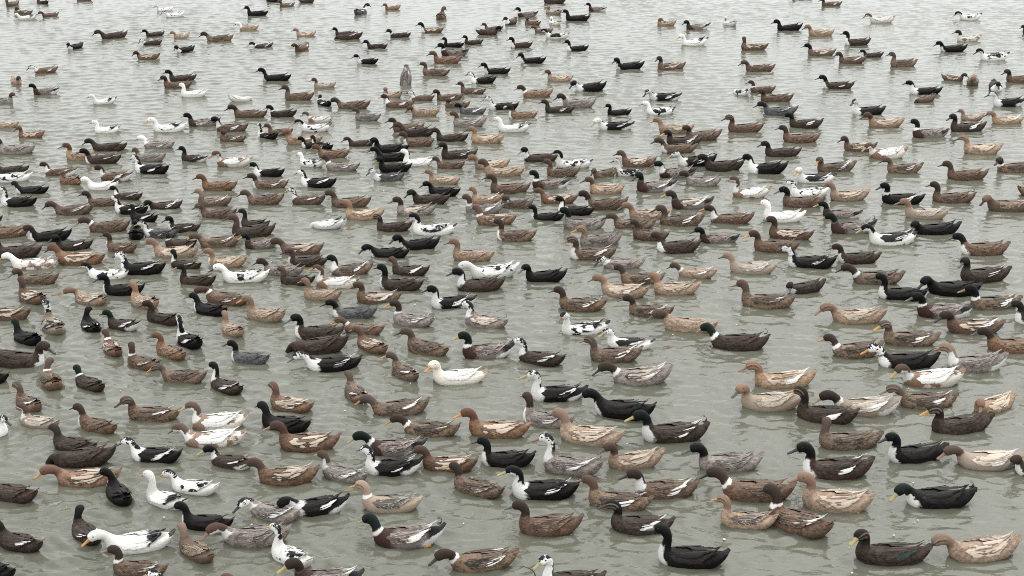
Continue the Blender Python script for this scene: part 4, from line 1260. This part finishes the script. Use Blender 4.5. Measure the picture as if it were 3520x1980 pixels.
1602 1657 154 15 DB hK,c k u|
711 808 143 10 MT hD k f|
3290 3374 143 3 WB hD,v k u|
1158 1255 137 0 DB w k d|
344 448 134 25 DB hD k f|
1877 1958 134 -3 WP hC,k2 k u|
604 649 132 50 FA v p u|
1343 1414 130 0 DB n k u|
510 561 126 25 DB hK,c k u|
1021 1089 126 12 FA v k u|
1154 1220 124 12 DB hK g u|
2778 2869 124 3 FA v k u|
1709 1634 121 180 DB hK,c k u|
3516 3586 117 0 DB - k u|
1449 1526 113 3 BR hK,b,v k u|
1839 1903 113 5 BR - k u|
1668 1732 106 0 BR - k u|
2666 2767 106 0 K - k u|
825 891 104 10 FA hW,N k u|
2360 2444 102 5 DR hG,e,w k u|
2259 2327 90 12 FA v k t|
2488 2530 90 -60 W - k t|
1817 1848 88 -30 BR - k t|
1892 1925 88 -60 WB - k t|
1738 1780 86 60 DB N k u|
2977 3092 79 3 WB hC,w k f|
1941 2033 73 3 K - k u|
3299 3376 69 8 WP hC k f|
66 128 68 15 W kt o f|
1500 1533 68 -95 MT w k u|
157 194 59 40 BR - k f|
574 635 59 20 WP hS k f|
1780 1852 59 8 DR hK,n k u|
852 924 55 0 K - k u|
59 106 51 20 BR w k t|
1218 1259 51 -110 SL w,N k u|
1877 1932 51 -40 CR v k t|
2024 2086 40 -3 DR hK,e k u|
545 593 38 30 WP hS p u|
1332 1372 35 30 RB - k u|
973 1004 24 35 BR w k u|
31 59 22 60 FM - k u|
2825 2895 22 3 BR w k u|
128 168 15 -30 DB hS k u|
1870 1950 13 0 DB hS k u|
1032 1078 11 10 DB b k u|
926 966 7 0 K - k t|
282 304 4 0 BR - k u|
2726 2796 -8 0 K - k u|
'''
N_SINGLE = 300

BREAST, TAILTIP = .172, -.268
birds = []
for li, line in enumerate(l for l in DUCKS.strip().splitlines()):
    left, _, label = line.partition('|')
    p = left.split()
    bx, tx, y, h = map(float, p[:4])
    ty, mods, bill, pose = p[4:8]
    rg = random.Random(li * 7919 + 13)
    if h < -14 and h > -60:
        h = max(h * 1.18, -64)
    hr = math.radians(h)
    head = Vector((-math.cos(hr), -math.sin(hr), 0.0))
    um = (bx + tx) / 2
    g = ground(um, y)
    ppm = px_per_m(g)
    span = abs((BREAST - TAILTIP) * math.cos(hr)) + .06 * abs(math.sin(hr))
    s = abs(tx - bx) / ppm / span
    s = min(max(s, .86), 1.20)
    if pose in 'tD':
        s = min(max(s, .92), 1.05)
    off = math.hypot(.082 * math.cos(hr), .17 * math.sin(hr)) * s
    mid = Vector((g.x, g.y + off, 0.0))
    mid.x *= mid.y / g.y
    org = mid - head * ((BREAST + TAILTIP) / 2) * s
    yaw = float(p[8]) if len(p) > 8 else None
    neck = pose
    if pose == 'u':
        neck = rg.choice('uuuullllmgg' if y > 700 else 'uulllllggg')
    if yaw is None:
        yaw = rg.choice((0, 0, 0, 14, -14, 28, -22, 44, -36)) if pose in 'urf' else 0
        if pose == 't':
            yaw = 150
    if pose == 'D':
        neck = 'd'
        yaw = 0
    pitch = rg.uniform(-.05, .045)
    dz = rg.uniform(-.016, .000)
    if pose == 'D':
        pitch, dz = math.radians(62), .03
    if pose == 'd':
        pitch, dz = math.radians(5), -.005
    birds.append(dict(org=org + Vector((0, 0, dz)), s=s, rot=math.atan2(head.y, head.x), pitch=pitch, roll=rg.uniform(-.04, .04), neck=neck, yaw=int(yaw),
                      ty=ty, mods=mods, bill=bill, label=label, rnd=rg.random(), pose=pose, wing=rg.randrange(3), wide=rg.uniform(.94, 1.08), tall=rg.uniform(.89, 1.0)))


def bird_matrix(b):
    return (Matrix.Translation(b['org']) @ Matrix.Rotation(b['rot'], 4, 'Z') @ Matrix.Rotation(b['pitch'], 4, 'Y') @ Matrix.Rotation(b['roll'], 4, 'X')
            @ Matrix.Diagonal((b['s'], b['s'] * b['wide'], b['s'] * b['tall'], 1.0)))


def bird_parts(b):
    body, bill, e1, e2 = variant(b['neck'], b['yaw'])
    mb, mw, mt = plumage_materials(b['ty'], b['mods'])
    parts = [('body', body, mb), ('wing', WING[1, b['wing']], mw), ('wing', WING[-1, b['wing']], mw), ('tail', TAIL, mt)]
    if b['pose'] not in 'dD':
        parts += [('bill', bill, BILL_MAT[b['bill']]), ('eye', e1, EYE_MAT), ('eye', e2, EYE_MAT)]
    if 'c' in b['mods'].split(','):
        parts.append(('tail_curl', CURL, mt))
    if 'foot' in b['mods'].split(','):
        parts.append(('foot', FOOT, FOOT_MAT))
    return parts


# ---------------------------------------------------------------- water
def build_water():
    # rows of vertices get wider apart with distance; the sheet goes on to the horizon
    ys = [7.2]
    while ys[-1] < 46.0:
        ys.append(ys[-1] + .0014 * ys[-1] + .008)
    ys = np.array(ys)
    nx = 800
    half = 6.5 + (ys - 7.2) * .40
    U = np.linspace(-1, 1, nx)
    X = half[:, None] * U[None, :]
    Y = np.repeat(ys[:, None], nx, 1)
    rg = np.random.RandomState(11)
    Z = np.zeros_like(X)
    # wind ripples: many short waves round one direction, in patches
    for q in range(54):
        an, lam = rg.uniform(-.85, .85), .065 * (5.6 ** rg.uniform(0, 1))
        k = 2 * math.pi / lam
        a = 1.72 + an
        amp = .00165 * (lam / .2) ** (1.0 if lam < .25 else .6)
        Z += amp * np.sin(k * (X * math.cos(a) + Y * math.sin(a)) + rg.uniform(0, 6.28) + 1.3 * np.sin(rg.uniform(.7, 1.9) * X + rg.uniform(0, 6)) + 1.3 * np.sin(rg.uniform(.7, 1.9) * Y + rg.uniform(0, 6)))
    calm = .72 + .28 * np.sin(.55 * X + .23 * Y + 1.0) * np.sin(.31 * Y - .2 * X)
    Z *= WAVE * calm * (.62 + .22 * np.clip((Y - 12.0) / 18.0, 0, 1))
    # rings and wakes pushed up by the birds
    for b in birds:
        ox, oy = b['org'].x, b['org'].y
        i0, i1 = np.searchsorted(ys, oy - 1.0), np.searchsorted(ys, oy + 1.0)
        if i0 == i1:
            continue
        xs = X[i0:i1]
        dx, dy = xs - ox, Y[i0:i1] - oy
        c, s = math.cos(b['rot']), math.sin(b['rot'])
        lx, ly = dx * c + dy * s, -dx * s + dy * c
        r = np.sqrt((lx * .62) ** 2 + ly ** 2)
        ph = b['rnd'] * 6.28
        kk = 2 * math.pi / (.085 + .04 * b['rnd'])
        Z[i0:i1] += .0056 * np.cos(kk * (r - .1) + ph) * np.exp(-np.abs(r - .14) / .15) * (r < .95)
        # V of the bow
        q = np.abs(ly) - (.10 - lx) * .42
        Z[i0:i1] += .0075 * np.exp(-(q / .035) ** 2) * np.exp(-np.clip(.12 - lx, 0, 9) / .45) * (lx < .2)
        Z[i0:i1] -= .0052 * np.exp(-((q + .06) / .035) ** 2) * np.exp(-np.clip(.12 - lx, 0, 9) / .45) * (lx < .2)
    # fade to flat at the border so that the outer sheet joins
    fade = np.clip((1 - np.abs(U)) / .03, 0, 1)[None, :] * np.clip((ys - 7.2) / .3, 0, 1)[:, None] * np.clip((46 - ys) / 3.0, 0, 1)[:, None]
    Z *= fade
    ny = len(ys)
    V = np.stack([X, Y, Z], 2).reshape(-1, 3)
    idx = np.arange(ny * nx).reshape(ny, nx)
    Q = np.stack([idx[:-1, :-1], idx[:-1, 1:], idx[1:, 1:], idx[1:, :-1]], 2).reshape(-1, 4)
    # outer sheet
    yb, yt = float(ys[0]), float(ys[-1])
    hb, ht = float(half[0]), float(half[-1])
    B = 3000.0
    base = len(V)
    border = [idx[0, 0], idx[0, -1], idx[-1, -1], idx[-1, 0]]
    V = np.vstack([V, [(-B, -B, 0), (B, -B, 0), (B, B, 0), (-B, B, 0)]])
    o = [base, base + 1, base + 2, base + 3]
    big = [[o[0], o[1]] + [int(i) for i in idx[0, ::-1]], [o[1], o[2]] + [int(i) for i in idx[::-1, -1]],
           [o[2], o[3]] + [int(i) for i in idx[-1, :]], [o[3], o[0]] + [int(i) for i in idx[:, 0]]]
    loops = np.concatenate([Q.ravel()] + [np.array(f) for f in big]).astype(np.int32)
    sizes = np.concatenate([np.full(len(Q), 4), [len(f) for f in big]]).astype(np.int32)
    me = bpy.data.meshes.new('pond_water')
    me.vertices.add(len(V))
    me.vertices.foreach_set('co', V.astype(np.float32).ravel())
    me.loops.add(len(loops))
    me.loops.foreach_set('vertex_index', loops)
    me.polygons.add(len(sizes))
    me.polygons.foreach_set('loop_start', np.concatenate([[0], np.cumsum(sizes)[:-1]]).astype(np.int32))
    me.update(calc_edges=True)
    me.polygons.foreach_set('use_smooth', [True] * len(me.polygons))
    me.update()
    ob = bpy.data.objects.new('pond_water', me)
    ob['kind'] = 'structure'
    ob['label'] = 'murky grey green pond water with small wind ripples'
    COL.objects.link(ob)
    m = bpy.data.materials.new('murky_water')
    m.use_nodes = True
    nt = m.node_tree
    N = NT(nt)
    b = nt.nodes['Principled BSDF']
    geo = nt.nodes.new('ShaderNodeNewGeometry').outputs['Position']
    silt = N.noise(geo, .55, 4.0, .6)
    N._set(b.inputs['Base Color'], N.mix(silt, MUD_A, MUD_B))
    b.inputs['Roughness'].default_value = .025
    b.inputs['IOR'].default_value = 1.333
    b.inputs['Specular IOR Level'].default_value = .5
    bump = nt.nodes.new('ShaderNodeBump')
    bump.inputs['Strength'].default_value = 1.0
    bump.inputs['Distance'].default_value = .008
    n1 = N.noise(N.scale_vec(geo, (5.0, 10.0, 1.0)), 1.0, 4.0, .55)
    n2 = N.noise(N.scale_vec(geo, (18.0, 32.0, 1.0)), 1.0, 2.0, .5)
    N._set(bump.inputs['Height'], N.m('ADD', n1, N.m('MULTIPLY', n2, .20)))
    N._set(b.inputs['Normal'], bump.outputs[0])
    me.materials.append(m)
    return ob


WAVE = 1.0
MUD_A, MUD_B = (.113, .114, .086), (.145, .146, .112)
build_water()

# ---------------------------------------------------------------- single birds
def link_part(name, me, mat, parent):
    o = bpy.data.objects.new(name, me)
    if len(me.materials) == 0:
        me.materials.append(None)
    o.material_slots[0].link = 'OBJECT'
    o.material_slots[0].material = mat
    o.parent = parent
    COL.objects.link(o)
    return o


for b in birds[:N_SINGLE]:
    root = bpy.data.objects.new('duck', None)
    root.empty_display_size = .1
    COL.objects.link(root)
    root.matrix_world = bird_matrix(b)
    root['label'] = b['label']
    root['category'] = 'duck'
    root['group'] = 'farm ducks swimming in a flock on the pond'
    for nm, me, mat in bird_parts(b):
        link_part(nm, me, mat, root)

# ---------------------------------------------------------------- the far birds past the first three hundred: one flock
def build_flock(rest_birds):
    cache = {}

    def arrays(me):
        if me.name not in cache:
            n = len(me.vertices)
            v = np.empty(n * 3, np.float32)
            me.vertices.foreach_get('co', v)
            d = {}
            for an in ('along', 'around', 'feather', 'rim', 'sec'):
                a = np.zeros(n, np.float32)
                if an in me.attributes:
                    me.attributes[an].data.foreach_get('value', a)
                d[an] = a
            r = np.zeros(n * 3, np.float32)
            if 'rest' in me.attributes:
                me.attributes['rest'].data.foreach_get('vector', r)
            d['rest'] = r.reshape(-1, 3)
            cache[me.name] = (v.reshape(-1, 3), [tuple(p.vertices) for p in me.polygons], d)
        return cache[me.name]

    V, F, MI, AT, mats, mi_of = [], [], [], {}, [], {}
    base = 0
    for b in rest_birds:
        M = np.array(bird_matrix(b))
        for nm, me, mat in bird_parts(b):
            v, f, d = arrays(me)
            V.append(v @ M[:3, :3].T + M[:3, 3])
            F.extend(tuple(i + base for i in q) for q in f)
            if mat.name not in mi_of:
                mi_of[mat.name] = len(mats)
                mats.append(mat)
            MI.extend([mi_of[mat.name]] * len(f))
            for an, a in d.items():
                AT.setdefault(an, []).append(a)
            AT.setdefault('rnd', []).append(np.full(len(v), b['rnd'], np.float32))
            base += len(v)
    me = make_mesh('far_duck_flock', np.vstack(V).tolist(), F, {k: np.concatenate(a) for k, a in AT.items()})
    for m in mats:
        me.materials.append(m)
    me.polygons.foreach_set('material_index', MI)
    me.update()
    ob = bpy.data.objects.new('far_duck_flock', me)
    ob['kind'] = 'stuff'
    ob['label'] = 'far part of the duck flock on the upper water'
    COL.objects.link(ob)


build_flock(birds[N_SINGLE:])

# ---------------------------------------------------------------- small things on the water
def twig():
    """A thin bare twig that sticks up out of the water at the bottom of the view."""
    pts = [ground(1846, 1990, .0), ground(1838, 1972, .05), ground(1822, 1956, .07), ground(1793, 1945, .09)]
    pts[0].z = -.06
    P = catmull([tuple(p) for p in pts], 5)
    V, F = [], []
    for i, p in enumerate(P):
        u = i / (len(P) - 1)
        d = P[min(i + 1, len(P) - 1)] - P[max(i - 1, 0)]
        d = Vector(d).normalized()
        a = d.cross(Vector((0, 0, 1))).normalized()
        bb = d.cross(a)
        r = .0045 * (1 - .55 * u)
        for j in range(6):
            th = j * math.pi / 3
            q = Vector(p) + a * (r * math.cos(th)) + bb * (r * math.sin(th))
            V.append(tuple(q))
    for i in range(len(P) - 1):
        for j in range(6):
            k = (j + 1) % 6
            F.append((i * 6 + j, i * 6 + k, (i + 1) * 6 + k, (i + 1) * 6 + j))
    F.append(tuple(range(6)))
    F.append(tuple(reversed(range(len(V) - 6, len(V)))))
    me = make_mesh('twig', V, F, {})
    me.materials.append(simple_material('twig_bark', (.045, .036, .03), .8, .2, .3, 120.0))
    o = bpy.data.objects.new('twig', me)
    COL.objects.link(o)
    o['label'] = 'thin dark bent twig sticking out of the water at the bottom edge'
    o['category'] = 'twig'


twig()


def floating_bits():
    rg = random.Random(3)
    V, F = [], []
    for k in range(150):
        y = 7.9 + 20 * rg.random() ** 1.7
        x = rg.uniform(-1, 1) * (.36 * y + .4)
        r = rg.uniform(.004, .013)
        a = rg.uniform(0, 6.28)
        e = rg.uniform(.35, 1.0)
        b = len(V)
        for j in range(6):
            th = j * math.pi / 3
            px, py = r * math.cos(th), r * e * math.sin(th)
            V.append((x + px * math.cos(a) - py * math.sin(a), y + px * math.sin(a) + py * math.cos(a), .007 + .002 * math.cos(th)))
        V.append((x, y, .013))
        for j in range(6):
            F.append((b + j, b + (j + 1) % 6, b + 6))
    me = make_mesh('floating_down', V, F, {})
    me.materials.append(simple_material('down_white', (.66, .64, .58), .8, .2, .2, 30.0))
    o = bpy.data.objects.new('floating_down', me)
    o['kind'] = 'stuff'
    o['label'] = 'tiny white bits of down floating on the pond'
    COL.objects.link(o)


floating_bits()
